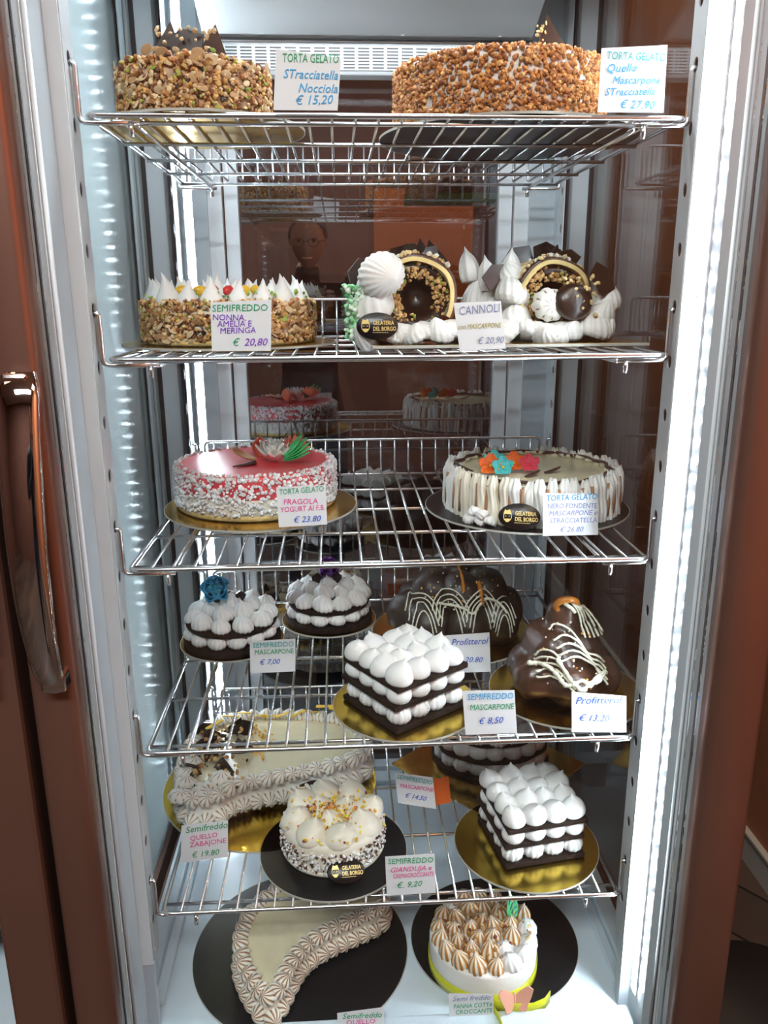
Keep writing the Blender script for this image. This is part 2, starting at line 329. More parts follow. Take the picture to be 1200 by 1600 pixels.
def fridge():
    F = thing('display_fridge', 'tall glass display fridge with a copper door frame, open to view across the picture', 'display fridge', (0, .3, 0))
    def part(name, mb, mat, parent=F, **k):
        o = mb.build(name, mat, parent, **k)
        if parent is F: o.location = (0, -.3, 0)
        return o
    for s in (-1, 1):
        X = lambda a: s*a+(-.006 if s < 0 else 0)
        # front corner posts
        p = MB().prism([(X(.366), -.066), (X(.366), -.012), (X(.351), -.012), (X(.351), .0), (X(.360), .001), (X(.360), .03), (X(.43), .03), (X(.43), -.066)], FL-.1, TOP)
        part('front_post', p, 'grey_post')
        part('lit_rail_face', MB().box(((X(.3495)+X(.3655))/2, -.0135, (Z0-.61+TOP)/2), (.0165, .003, TOP-Z0+.61)), 'white_post')  # white over the grey post: strip-light glare put into the colour
        holes = [Z0+.325+.0669*k for k in range(-13, 6)]
        me = rail_mesh('perforated_rail', Z0-.61, TOP, .034, holes)
        o = inst('perforated_rail', me, F, (X(.349), -.0125-.3, 0)); o.matrix_basis = Matrix(((0, 0, 1, X(.349)), (1, 0, 0, -.0125-.3), (0, 1, 0, 0), (0, 0, 0, 1)))
        part('rail_hole_shade', MB().box((X(.3545), .007, (Z0-.6+TOP)/2), (.004, .026, TOP-Z0+.6)), 'dark')  # black strip stands for the shade behind the rail holes
        # rear corner posts with rail
        q = MB().prism([(s*.362, .625), (s*.362, .655), (s*.312, .655), (s*.312, .70), (s*.44, .70), (s*.44, .60), (s*.38, .60), (s*.372, .612)], FL-.1, TOP)
        part('rear_post', q, 'grey_post')
        me = rail_mesh('perforated_rail', Z0-.61, TOP, .034, holes)
        o = inst('perforated_rail', me, F); o.matrix_basis = Matrix(((0, 0, 1, s*.362), (1, 0, 0, .585-.3), (0, 1, 0, 0), (0, 0, 0, 1)))
        part('rail_hole_shade', MB().box((s*.368, .602, (Z0-.6+TOP)/2), (.004, .030, TOP-Z0+.6)), 'dark')  # same black strip, for shade behind the rear holes
        part('rear_frame', MB().box((s*.300, .675, (FL+TOP)/2), (.030, .022, TOP-FL)).box((s*.268, .680, (FL+TOP)/2), (.026, .018, TOP-FL)), 'white_post')
        # side glazing: pane between dotted spacers
        part('side_glass', MB().box((s*.416, .315, (FL+TOP)/2), (.004, .568, TOP-FL)), 'side_glass' if s > 0 else 'left_glass')
        part('glazing_spacer', MB().box((s*.421, .588, (FL+TOP)/2), (.004, .018, TOP-FL-.02)), 'spacer')
        part('glazing_seal', MB().box((s*.414, .5985, (FL+TOP)/2), (.008, .003, TOP-FL-.02)), 'gasket')
        part('glazing_bead', MB().box((s*.424, .555, (FL+TOP)/2), (.004, .02, TOP-FL-.02)), 'grey_post')
    part('rear_glass', MB().box((0, .690, (FL+TOP)/2), (.52, .004, TOP-FL)), 'rear_glass')
    # evaporator cover under the ceiling
    prof = [(.655, Z0+.724), (.62, Z0+.724), (.62, Z0+.779), (.36, Z0+.885), (.36, Z0+.93), (.655, Z0+.93)]
    e = MB(); n = len(prof)
    e.add([(x, y, z) for x in (-.295, .295) for y, z in prof], [tuple(range(n)), tuple(range(n, 2*n))[::-1]]+[(k, n+k, n+(k+1) % n, (k+1) % n) for k in range(n)], False)
    ev = part('evaporator_cover', e, 'steel', bevel=.002)
    MB().box((0, .6185, Z0+.7515), (.57, .001, .040)).build('air_grille', 'grille', ev)
    MB().box((0, .612, Z0+.7795), (.588, .012, .0008)).build('seam', 'gasket', ev)
    for x in (-.19, .06, .235): MB().lathe([(.004, 0), (.004, .0015), (.002, .0025)], 12).build('screw', 'steel', ev, (x, .606, Z0+.785), (.4, 0, 0))
    part('case_ceiling', MB().box((0, .32, Z0+.945), (.86, .80, .03)), 'white_post')
    lt = part('added_case_light', MB().box((0, .14, Z0+.920), (.62, .05, .018)), 'white_post', bevel=.003)  # unseen light added to brighten the case interior
    MB().box((0, .14, Z0+.909), (.60, .036, .004)).build('added_glow_panel', 'added_glow', lt)
    # floor pan with raised rim
    fp = MB().box((0, .32, FL-.02), (.80, .72, .04)); fp.box((0, .645, FL+.012), (.74, .03, .024)).box((0, .61, FL+.006), (.74, .04, .012))
    for s in (-1, 1): fp.box((s*.392, .31, FL+.01), (.03, .56, .02)).box((s*.368, .31, FL+.004), (.018, .56, .008))
    fp.box((0, -.045, FL-.012), (.72, .05, .05)); part('floor_pan', fp, 'pan', bevel=.003)
    part('drain_cover', MB().box((.34, .575, FL+.03), (.06, .04, .06)), 'pan', bevel=.002)
    part('plinth', MB().box((0, .31, .17), (.86, .78, .32)), 'copper')
    # front door: copper stiles, spacers, two panes, handle
    D = inst('door', None, F, (0, -.3, 0))
    for s, x0, x1, in ((-1, -.375, -.428), (1, .381, .4475)):
        poly = [(x0, -.110), (x0, -.126), (x0+s*.0015, -.131), (x0+s*.006, -.136), (x0+s*.012, -.138), (x1-s*.008, -.138), (x1-s*.003, -.136), (x1, -.131), (x1, -.066), (x0+s*.012, -.066), (x0+s*.012, -.110)]
        MB().prism(poly, .2, TOP, True).build('stile', 'copper', D)
        xs = x0+s*.004
        MB().box((xs, -.083, 1.2), (.004, .021, 1.9)).build('spacer', 'spacer', D)
        MB().box((xs, -.1035, 1.2), (.004, .013, 1.9)).build('spacer', 'spacer', D)
        MB().box((xs, -.0945, 1.2), (.0060, .0052, 1.9)).build('seal', 'gasket', D)
        MB().box((xs, -.1125, 1.2), (.0060, .0062, 1.9)).build('seal', 'gasket', D)
        MB().box((xs-s*.001, -.0705, 1.2), (.005, .003, 1.9)).build('glass_edge', 'white_post', D)
        MB().tube([(x0+s*-.001, -.064, .25), (x0-s*.001, -.064, TOP)], .0035).build('door_gasket', 'steel', D)
    MB().box((0, -.0955, 1.2), (.748, .002, 1.9)).build('glass_pane', 'door_glass', D)
    MB().box((0, -.1145, 1.2), (.748, .002, 1.9)).build('glass_pane', 'door_glass', D)
    handle(D, -.393)
    # LED strips: front right corner and rear left corner
    dm = MB().box((0, 0, 0), (.0026, .0052, .0052)).mesh('diode', 'led')
    for nm, c, ax in (('light_strip', (.3645, -.036), 0), ('light_strip', (-.342, .622), 1)):
        d = (.0025, .014, TOP-FL-.10) if ax == 0 else (.016, .004, TOP-FL-.06)
        S = part(nm, MB().box((c[0], c[1], (FL+TOP)/2), d), 'pcb')
        k = 0; z = FL+.06
        while z < TOP-.06:
            for t in (-.0035, .0035):
                o = inst('diode', dm, S, (c[0]-.0022, c[1]+t, z) if ax == 0 else (c[0]+t, c[1]-.003, z), (0, 0, 0 if ax == 0 else PI/2))
            z += .024
    return F
def handle(D, x):
    """curved band handle standing off the stile; drawn as a bowed loft"""
    rows = []; n = 30
    ztop, zbot = Z0+.268, Z0-.092
    mb = MB()
    for i in range(n+1):
        t = i/n; z = ztop+(zbot-ztop)*t
        off = .006+.034*math.sin(PI*min(1, max(0, t*1.02)))**.55
        w = (.022*(1-t**3*.35)) * (math.sin(PI*min(1, t*9+.5)/2) if t < .1 else 1) * (1 if t < .93 else max(.55, 1-(t-.93)*5))
        cx = x+.003*math.cos(PI*t); y = -.138-off; th = .0045
        pts = []
        for a in range(16):
            an = 2*PI*a/16; ca, sa = math.cos(an), math.sin(an)
            pts.append(Vector((cx+w*(abs(ca)**.5)*(1 if ca > 0 else -1), y+th*(abs(sa)**.7)*(1 if sa > 0 else -1)-.004*(1-ca*ca), z)))
        rows.append(pts+[pts[0]])
    mb.grid(rows)
    mb.add(rows[0][:16], [tuple(range(16))]); mb.add(rows[-1][:16], [tuple(range(16))[::-1]])
    h = mb.build('handle', 'mirror_chrome', D)
    for zz in (ztop-.012, zbot+.014): MB().box((x, -.147, zz), (.028, .024, .022)).build('handle_mount', 'mirror_chrome', h, bevel=.004)
F = fridge()

def neighbour():
    N_ = thing('display_fridge', 'edge of the next copper-framed display fridge at the far left', 'display fridge', (-.9, .3, 0))
    def part(name, mb, mat, parent=N_, **k):
        o = mb.build(name, mat, parent, **k)
        if parent is N_: o.location = (.9, -.3, 0)
        return o
    part('side_panel', MB().box((-.452, .32, (FL+TOP)/2), (.012, .72, TOP-FL)), 'matte_grey')
    part('side_panel', MB().box((-1.28, .32, (FL+TOP)/2), (.012, .72, TOP-FL)), 'grey_post')
    part('rear_panel', MB().box((-.865, .69, (FL+TOP)/2), (.83, .012, TOP-FL)), 'grey_post')
    part('floor_pan', MB().box((-.865, .32, FL-.02), (.82, .72, .04)), 'pan')
    part('shelf', MB().box((-.90, .28, SH[4]-.04), (.70, .5, .004)), 'chrome')
    part('plinth', MB().box((-.87, .31, .17), (.85, .78, .32)), 'copper')
    D = inst('door', None, N_, (.9, -.3, 0))
    for a, b in ((-.505, -.4405), (-1.30, -1.235)):
        MB().box(((a+b)/2, -.102, 1.16), (b-a, .072, 1.92)).build('stile', 'copper', D, bevel=.006)
    MB().box((-.87, -.1, 1.2), (.74, .004, 1.9)).build('glass_pane', 'door_glass', D)
    handle(D, -.474)
    MB().box((-.434, -.075, 1.16), (.008, .02, 1.9)).build('gap_shade', 'gasket', N_, (.9, -.3, 0))  # black strip stands for the shade in the gap between the fridges
neighbour()

# ------------------------------------------------------------------ wire shelves
W2, DEP, FH = .34, .564, .064
def make_shelf():
    root = thing('wire_shelf', '', 'shelf', (0, 0, SH[0]), 0, 'chromed wire shelves hooked inside the fridge')
    loop = bend([(-W2, DEP, 0), (-W2, 0, 0), (W2, 0, 0), (W2, DEP, 0)], .012, 5)
    MB().tube(loop, .0032, 10).build('outer_frame', 'chrome', root)
    ws = bend([(0, 0, 0), (0, DEP-.002, 0), (0, DEP+.002, FH)], .006, 3)
    w0 = MB().tube(ws, .0019, 7).mesh('wire', 'chrome')
    for k in range(1, 25): inst('wire', w0, root, (-W2+.68*k/25, 0, .0012))
    cb = MB().tube([(-W2, 0, 0), (W2, 0, 0)], .0026, 8).mesh('crossbar', 'chrome')
    for y in (.023, .158, .293, .428, .558): inst('crossbar', cb, root, (0, y, -.0042))
    fx = W2-.0093
    MB().tube(bend([(-fx, DEP, 0), (-fx, DEP+.002, FH), (fx, DEP+.002, FH), (fx, DEP, 0)], .012, 5), .0026, 8).build('fence_bar', 'chrome', root)
    sr = MB().tube([(0, .02, 0), (0, DEP, 0)], .0028, 8).mesh('side_rod', 'chrome')
    for s in (-1, 1): inst('side_rod', sr, root, (s*.287, 0, -.009))
    for s in (-1, 1):
        for y in (.006, DEP+.03):
            xr = .352 if y < .1 else .363
            X = s*xr-(.006 if s < 0 and y < .1 else 0); q = s*.3455-(.004 if s < 0 else 0) if y < .1 else s*.354
            m = MB().tube(bend([(X, y, .0545), (q, y, .054), (q, y, -.0068), (s*.283, y, -.0068)], .009, 4), .0030, 8)
            m.tube([(s*.292, y-.004, -.007), (s*.292, y-.004, -.022)], .0032, 8).build('hook', 'chrome', root)
    return root
sh0 = make_shelf()
SL = ['top wire shelf, seen from below, carrying two nut cakes', 'wire shelf at eye level, second from the top, under the two cannoli',
      'middle wire shelf carrying the red cake and the flowered cream cake', 'wire shelf under the two chocolate profiterole mounds, fourth from the top',
      'lowest wire shelf, just above the white case floor']
for i in range(5):
    o = sh0 if i == 0 else copy_tree(sh0)
    o.location = (0, 0, SH[i]); o['label'] = SL[i]

# ------------------------------------------------------------------ pastry pieces
KP = [(.82, 0), (.97, .10), (1.0, .22), (.97, .36), (.90, .48), (.78, .60), (.61, .70), (.42, .775), (.26, .83), (.15, .89), (.07, .95), (.012, 1)]
LP = [(.82, 0), (1.0, .14), (1.02, .3), (.96, .48), (.82, .66), (.60, .81), (.36, .92), (.16, 1.0), (.02, 1.04)]
def kiss(name, mat, r, h, ribs=0, depth=.2, twist=0, prof=KP, lean=.0, sub=3, sx=1, seed=0):
    n = max(20, ribs*4) if ribs else 20; rnd = random.Random(seed)
    P = []
    for i in range(len(prof)-1):
        for j in range(sub):
            t = j/sub; P.append((prof[i][0]*(1-t)+prof[i+1][0]*t, prof[i][1]*(1-t)+prof[i+1][1]*t))
    P.append(prof[-1]); vs = []; fs = []; at = []
    l1 = rnd.uniform(0, 6.3)
    for i, (pr, pz) in enumerate(P):
        for k in range(n):
            a = 2*PI*k/n; c = 1-abs(math.sin(ribs*a/2+twist*pz)) if ribs else 0
            rv = 1-c if ribs else .5
            rr = r*pr*(1-depth*c)
            wob = 1+.05*math.sin(a*2+l1)
            cx = lean*r*(pz**3)*math.cos(l1); cyy = lean*r*(pz**3)*math.sin(l1)
            vs.append((rr*wob*math.cos(a)*sx+cx, rr*wob*math.sin(a)+cyy, h*pz)); at.append(rv*(.55+.45*min(1, 2*(1-pz)+.3)))
    m = len(P)
    for i in range(m-1):
        for k in range(n): fs.append((i*n+k, i*n+(k+1) % n, (i+1)*n+(k+1) % n, (i+1)*n+k))
    fs += [tuple(range(n))[::-1], tuple((m-1)*n+k for k in range(n))]
    b = MB().add(vs, fs); return b.mesh(name, mat, at)
BALL = [(.55, -.05), (.85, .1), (1, .3), (1.02, .5), (.93, .7), (.72, .87), (.4, .97), (.02, 1)]
K = {}
for i in range(4):
    K['smooth', i] = kiss('meringue_kiss', 'meringue', .0185, .029, 0, lean=.5, seed=i)
    K['ribbed', i] = kiss('ribbed_kiss', 'meringue', .0185, .027, 12, .19, 1.2, lean=.3, seed=i)
    K['peak', i] = kiss('meringue_peak', 'meringue', .018, .042, 0, lean=.4, seed=i, prof=[(.9, 0), (1, .12), (.9, .28), (.66, .45), (.42, .62), (.22, .78), (.09, .92), (.012, 1)])
    K['toast', i] = kiss('toasted_rosette', 'toast', .0145, .019, 9, .24, 1.6, prof=LP, seed=i, lean=.3)
    K['light', i] = kiss('browned_rosette', 'light_toast', .0155, .022, 8, .26, 1.4, prof=LP, seed=i, lean=.4)
    K['strip', i] = kiss('striped_rosette', 'choccream', .0145, .018, 8, .2, 1.8, prof=LP, seed=i, lean=.3)
    K['amber', i] = kiss('caramelised_kiss', 'amber', .0165, .032, 9, .2, .8, lean=.4, seed=i)
    K['whiterib', i] = kiss('white_ribbed_kiss', 'meringue', .017, .026, 10, .2, .8, lean=.4, seed=i)
    K['ball', i] = kiss('meringue_ball', 'meringue', .0165, .024, 0, prof=BALL, seed=i)
    K['side', i] = kiss('ribbed_ball', 'meringue', .0165, .022, 12, .14, 0, prof=BALL, seed=i)
    K['big', i] = kiss('large_smooth_kiss', 'meringue', .029, .042, 0, lean=.5, seed=i+2)
def put(kind, parent, loc, rot=(0, 0, 0), sc=1, name=None):
    me = K[kind, random.randrange(4)]
    if rot == (0, 0, 0): rot = (random.uniform(-.08, .08), random.uniform(-.08, .08), random.uniform(0, 6.3))
    return inst(name or me.name, me, parent, loc, rot, (sc*random.uniform(.93, 1.07),)*3 if not isinstance(sc, tuple) else sc)

ICO = None
def ico():
    global ICO
    if ICO is None:
        t = (1+5**.5)/2; v = [Vector(p).normalized() for p in [(-1, t, 0), (1, t, 0), (-1, -t, 0), (1, -t, 0), (0, -1, t), (0, 1, t), (0, -1, -t), (0, 1, -t), (t, 0, -1), (t, 0, 1), (-t, 0, -1), (-t, 0, 1)]]
        f = [(0, 11, 5), (0, 5, 1), (0, 1, 7), (0, 7, 10), (0, 10, 11), (1, 5, 9), (5, 11, 4), (11, 10, 2), (10, 7, 6), (7, 1, 8), (3, 9, 4), (3, 4, 2), (3, 2, 6), (3, 6, 8), (3, 8, 9), (4, 9, 5), (2, 4, 11), (6, 2, 10), (8, 6, 7), (9, 8, 1)]
        ICO = (v, f)
    return ICO
def crumbs(name, parent, pts, lo, hi, pal, mat='crumb', smooth=False, seed=1):
    rnd = random.Random(seed); mb = MB(); V, Fc = ico(); cols = [c for c, w_ in pal]; ws = [w_ for c, w_ in pal]
    for p, nr in pts:
        s = rnd.uniform(lo, hi); R = Euler((rnd.uniform(0, 6), rnd.uniform(0, 6), rnd.uniform(0, 6))).to_matrix()
        sc = Vector((rnd.uniform(.6, 1.3), rnd.uniform(.6, 1.3), rnd.uniform(.45, 1)))*s
        c = rnd.choices(cols, ws)[0]; k = rnd.uniform(.75, 1.2); mb.col = tuple(min(1, x*k) for x in c)
        q = Vector(p)+Vector(nr)*s*.35
        mb.add([q+R @ Vector((v.x*sc.x, v.y*sc.y, v.z*sc.z))*rnd.uniform(.8, 1.15) for v in V], Fc, smooth)
    o = mb.build(name, mat, parent, attr='Col'); o['kind'] = 'stuff'; return o
def cylpts(r, h, n, z0=0, seed=1, top=0, rin=.8):
    rnd = random.Random(seed); out = []
    for i in range(n):
        a = rnd.uniform(0, 2*PI); out.append(((r*math.cos(a), r*math.sin(a), z0+rnd.uniform(0, h)), (math.cos(a), math.sin(a), 0)))
    for i in range(top):
        a = rnd.uniform(0, 2*PI); q = r*math.sqrt(rnd.uniform(rin**2, 1)); out.append(((q*math.cos(a), q*math.sin(a), z0+h), (0, 0, 1)))
    return out
def cake_body(name, parent, r, h, mat, z0=0, bev=.006, n=64):
    pr = [(r*.98, z0), (r, z0+.003), (r, z0+h-bev)]+[(r-bev+bev*math.cos(a), z0+h-bev+bev*math.sin(a)) for a in (PI/6, PI/3, PI/2)]
    return MB().lathe(pr, n).build(name, mat, parent)
def shard(parent, loc, rot, pts, mat='choc', name='chocolate_shard', th=.0022):
    return MB().prism(pts, -th/2, th/2).build(name, mat, parent, loc, rot, bevel=.0005)
TRI = [(-.022, 0), (.022, 0), (.014, .018), (.002, .042), (-.012, .02)]
QUAD = [(-.02, 0), (.018, 0), (.024, .026), (-.004, .034), (-.024, .022)]
def disc_board(label, x, y, z, r, top='gold', name='cake_board', ex=1, group=None, under=None, rz=0):
    t = .0028; mats = [top, 'board_edge', under or top]
    mb = MB(); n = 96; rings = [(0, r-.0008, 0), (1, r, 0), (1, r, t), (0, r-.0008, t)]
    vs = []; 
    for _, rr, zz in rings:
        for k in range(n): vs.append((rr*ex*math.cos(2*PI*k/n), rr*math.sin(2*PI*k/n), zz))
    mb.cur = 2; mb.add(vs[:n], [tuple(range(n))[::-1]], False); mb.cur = 1
    mb.add(vs[n:3*n], [(k, (k+1) % n, n+(k+1) % n, n+k) for k in range(n)], True)
    mb.cur = 0; mb.add(vs[3*n:], [tuple(range(n))], False)
    mb.cur = 1; mb.add(vs[2*n:], [(k, (k+1) % n, n+(k+1) % n, n+k) for k in range(n)], False)
    mb.add(vs[:2*n], [((k+1) % n, k, n+k, n+(k+1) % n) for k in range(n)], False)
    o = mb.build(name, mats, None, (x, y, z), (0, 0, rz)); return tag(o, label, 'cake board', group)
def plaque(parent, loc, rot, s=1.0):
    p = MB().lathe([(.0215, 0), (.0225, .001), (.0225, .0025), (.0215, .0032)], 40, ex=1.0, ey=.64).build('chocolate_plaque', 'plaque', parent, loc, rot)
    p.scale = (s,)*3
    a = text('GELATERIA', .0062, 'goldink', p, (-.0045, .0032, .0034), name='lettering', shear=0, weight=.00012)
    b = text('DEL BORGO', .0062, 'goldink', p, (-.0045, -.0030, .0034), name='lettering', shear=0, weight=.00012)
    a.scale = b.scale = (.72, 1, 1)
    MB().box((.0035, -.0068, .0034), (.017, .0004, .0002)).build('rule', 'goldink', p)
    e = MB(); c0 = (-.0125, -.0005, .0033)
    # small emblem: hat, face outline, beard
    e.tube([(c0[0]+.0042*math.cos(t*PI/10), c0[1]+.0052*math.sin(t*PI/10), c0[2]) for t in range(20)], .00045, 5, True)
    e.prism([(c0[0]-.0045, c0[1]+.0028), (c0[0]+.0045, c0[1]+.0028), (c0[0]+.0025, c0[1]+.0078), (c0[0]-.001, c0[1]+.0066), (c0[0]-.0028, c0[1]+.0078)], .0033, .0037)
    e.prism([(c0[0]-.0032, c0[1]-.0022), (c0[0]+.0032, c0[1]-.0022), (c0[0]+.0014, c0[1]-.0058), (c0[0]-.0014, c0[1]-.0058)], .0033, .0037)
    for s_ in (-1, 1): e.prism([(c0[0]+s_*.0018-.0009, c0[1]+.0002), (c0[0]+s_*.0018+.0009, c0[1]+.0002), (c0[0]+s_*.0018, c0[1]+.0012)], .0033, .0037)
    e.build('emblem', 'goldink', p)
    return p
def petal_mesh(mat, l, w_, cup=.3, name='petal', tip=.5):
    rows = []
    for i in range(9):
        t = i/8; ww = w_*math.sin(PI*min(1, t*.86+.08))**(.7)*(1 if t < .8 else 1-(t-.8)*tip*4)
        rows.append([(ww*s/4, l*t, l*cup*t*t+abs(s/4)**2*w_*.35) for s in range(-4, 5)])
    return MB().grid(rows).mesh(name, mat)
def flower(parent, loc, rot, mat, n, l, w_, layers=1, cup=.3, centre=None, tilt=.2, name='sugar_flower', tip=.5, step=.45):
    f = inst(name, None, parent, loc, rot); me = petal_mesh(mat, l, w_, cup, tip=tip)
    for L_ in range(layers):
        for k in range(n):
            o = inst('petal', me, f, (0, 0, .001+.001*L_), (tilt+L_*step, 0, 2*PI*(k+L_*.5)/n)); o.scale = (1-.14*L_,)*3
            m = o.modifiers.new('s', 'SOLIDIFY'); m.thickness = .0009
    if centre: MB().lathe([(.001, 0), (.0028, .001), (.0026, .003), (.0006, .004)], 14).build('flower_centre', centre, f, (0, 0, .001))
    return f
def rose(parent, loc, rot, mat, s=1.0, inner=None):
    f = inst('sugar_rose', None, parent, loc, rot, s); a = petal_mesh(mat, .014, .015, .7, tip=.25); b = petal_mesh(inner or mat, .011, .012, 1.0, tip=.2)
    for L_, (n, me, tl, sc, zz) in enumerate([(5, a, .25, 1.15, 0), (5, a, .75, .95, .001), (4, b, 1.1, .8, .003)]):
        for k in range(n):
            o = inst('petal', me, f, (0, 0, zz), (tl, 0, 2*PI*(k+L_*.5)/n), sc); m = o.modifiers.new('s', 'SOLIDIFY'); m.thickness = .0012
    sp = [(.004*(1-t/30)*math.cos(t*.7), .004*(1-t/30)*math.sin(t*.7), .008+t*.0002) for t in range(26)]
    MB().tube(sp, .0016, 6).build('rose_heart', inner or mat, f)
    return f
def leaf(parent, loc, rot, mat, l, w_, name='sugar_leaf'):
    o = inst(name, petal_mesh(mat, l, w_, .25, name, tip=1.1), parent, loc, rot); m = o.modifiers.new('s', 'SOLIDIFY'); m.thickness = .0012; return o

CH = (.035, .016, .010)
NUT = [((.66, .38, .13), 4), ((.46, .20, .06), 4), ((.22, .08, .03), 3), ((.80, .60, .34), 3), ((.38, .36, .05), .9), (CH, .7)]
# ---- A: nut cake, top shelf left
def cake_nut():
    x, y, z = -.236, .112, SH[0]+.0035
    disc_board('round gold card board under the mixed-nut cake, top shelf left', -.228, .118, z, .126, 'gold', under='gold')
    t = thing('nut_cake', 'round ice cream cake coated in chopped nuts, flaked almonds and pistachio, top shelf left', 'cake', (x, y, z+.003))
    cake_body('cake_body', t, .089, .058, 'tan_cream')
    crumbs('nut_coating', t, cylpts(.090, .060, 2300, 0, 3, 900, .55), .0018, .0048, NUT, seed=5)
    rnd = random.Random(4)
    fl = MB().lathe([(.3, -.5), (.9, -.3), (1, 0), (.9, .3), (.3, .5)], 14)
    me = {}
    for q, c in (('almond', (.70, .50, .28)), ('almond2', (.50, .28, .12)), ('pistachio', (.20, .34, .03))):
        m = MB(); m.col = c; m.lathe([(.3, -.5), (.9, -.3), (1, 0), (.9, .3), (.3, .5)], 14); me[q] = m.mesh('nut_flake', 'crumb', 'Col')
    for k in range(70):
        a = rnd.uniform(PI, 2*PI); zz = rnd.uniform(.006, .066); q = rnd.choice(['almond', 'almond', 'almond', 'almond2', 'almond2', 'almond2', 'pistachio']); s = rnd.uniform(.004, .0085)*(.6 if q == 'pistachio' else 1)
        inst('nut_flake', me[q], t, (.0935*math.cos(a), .0935*math.sin(a), zz), (PI/2+rnd.uniform(-.5, .5), rnd.uniform(-.5, .5), a+PI/2), (s, s*.65, .0012))
    for (sx, sy, r) in ((-.020, -.05, .3), (.000, -.055, -.2), (.030, -.045, .5)):
        shard(t, (sx, sy, .060), (PI/2-.1, .2*r, r), [(a*1.0, b*1.1) for a, b in (TRI if r > 0 else QUAD)])
    crumbs('shard_nuts', t, [((-.005+rnd.uniform(-.035, .04), -.058+rnd.uniform(-.01, .01), .066+rnd.uniform(0, .030)), (0, -1, 0)) for k in range(26)], .002, .004, [((.7, .5, .28), 1)], seed=9)
cake_nut()
# ---- B: hazelnut cake, top shelf right
def cake_hazel():
    x, y, z = .150, .150, SH[0]+.0035
    disc_board('round black board under the hazelnut grain cake, top shelf right', .166, .168, z, .172, 'black_board', under='black_board')
    t = thing('hazelnut_cake', 'wide cake covered in golden hazelnut grains with a dark chocolate shard, top shelf right', 'cake', (x, y, z+.003))
    cake_body('cake_body', t, .134, .072, 'white_cream')
    HZ = [((.62, .26, .07), 5), ((.44, .16, .045), 4), ((.78, .42, .15), 2.5), ((.26, .09, .03), 1)]
    crumbs('hazelnut_coating', t, cylpts(.135, .072, 4300, 0, 8, 1500, .62), .0022, .0040, HZ, seed=6)
    shard(t, (.045, -.05, .062), (PI/2, .12, .1), [(-.034, 0), (.034, 0), (.026, .030), (-.006, .066), (-.012, .030)])
    shard(t, (.09, -.02, .066), (PI/2, -.5, .6), TRI); shard(t, (.012, -.03, .064), (PI/2, .3, -.6), TRI)
    crumbs('shard_nuts', t, [((.040+random.uniform(-.006, .006), -.0525, .106+random.uniform(-.008, .012)), (0, -1, 0)) for k in range(9)], .002, .0035, [((.75, .50, .20), 1)], seed=3)
cake_hazel()
# ---- C: semifreddo with meringue peaks
def cake_nonna():
    x, y, z = -.226, .240, SH[1]+.0035
    disc_board('round gold board with grey edge under the nut-sided meringue cake', -.226, .242, z, .157, 'gold')
    t = thing('meringue_nut_cake', 'cake with nut-coated side and white meringue peaks, at eye level on the left', 'cake', (x, y, z+.003))
    cake_body('cake_body', t, .123, .056, 'cream'); cake_body('sponge_base', t, .126, .008, 'sponge', bev=.003)
    crumbs('nut_coating', t, cylpts(.124, .052, 3400, .006, 13, 700, .8), .0018, .0046, NUT, seed=15)
    me = {}
    for q, c in (('a', (.70, .50, .28)), ('b', (.45, .24, .10)), ('c', (.28, .36, .06))):
        m = MB(); m.col = c; m.lathe([(.3, -.5), (.9, -.3), (1, 0), (.9, .3), (.3, .5)], 12); me[q] = m.mesh('nut_flake', 'crumb', 'Col')
    rnd = random.Random(44)
    for k in range(90):
        a = rnd.uniform(PI*.98, 2.02*PI); s = rnd.uniform(.004, .009)
        inst('nut_flake', me[rnd.choice('aaaaabbbbc')], t, (.128*math.cos(a), .128*math.sin(a), rnd.uniform(.008, .06)), (PI/2+rnd.uniform(-.7, .7), rnd.uniform(-.7, .7), a+PI/2), (s, s*.6, .0012))
    for rr, n, o in ((.105, 19, 0), (.066, 12, .2), (.028, 6, .1)):
        for k in range(n):
            a = 2*PI*k/n+o; put('peak', t, (rr*math.cos(a), rr*math.sin(a), .054), sc=rnd.uniform(.8, 1.0))
    crumbs('pistachio_grains', t, [((q*math.cos(a), q*math.sin(a), .062+rnd.uniform(0, .010)), (0, 0, 1)) for a, q in [(rnd.uniform(0, 6.3), rnd.uniform(.02, .12)) for k in range(240)]], .0015, .0038, [((.30, .45, .05), 3), ((.55, .5, .15), 1), ((.15, .25, .03), 1)], seed=17)
    for (px, py, mt) in ((-.03, -.07, 'yellow_fruit'), (.03, -.05, 'yellow_fruit'), (.012, -.07, 'red_fruit'), (.045, -.07, 'yellow_fruit'), (-.015, -.05, 'red_fruit'), (-.055, -.06, 'yellow_fruit')):
        MB().lathe([(.002, 0), (.009, .002), (.0105, .006), (.008, .011), (.002, .013)], 16, ey=.7).build('fruit_piece', mt, t, (px, py, .068), (rnd.uniform(-.4, .4), rnd.uniform(-.4, .4), rnd.uniform(0, 3)))
cake_nonna()
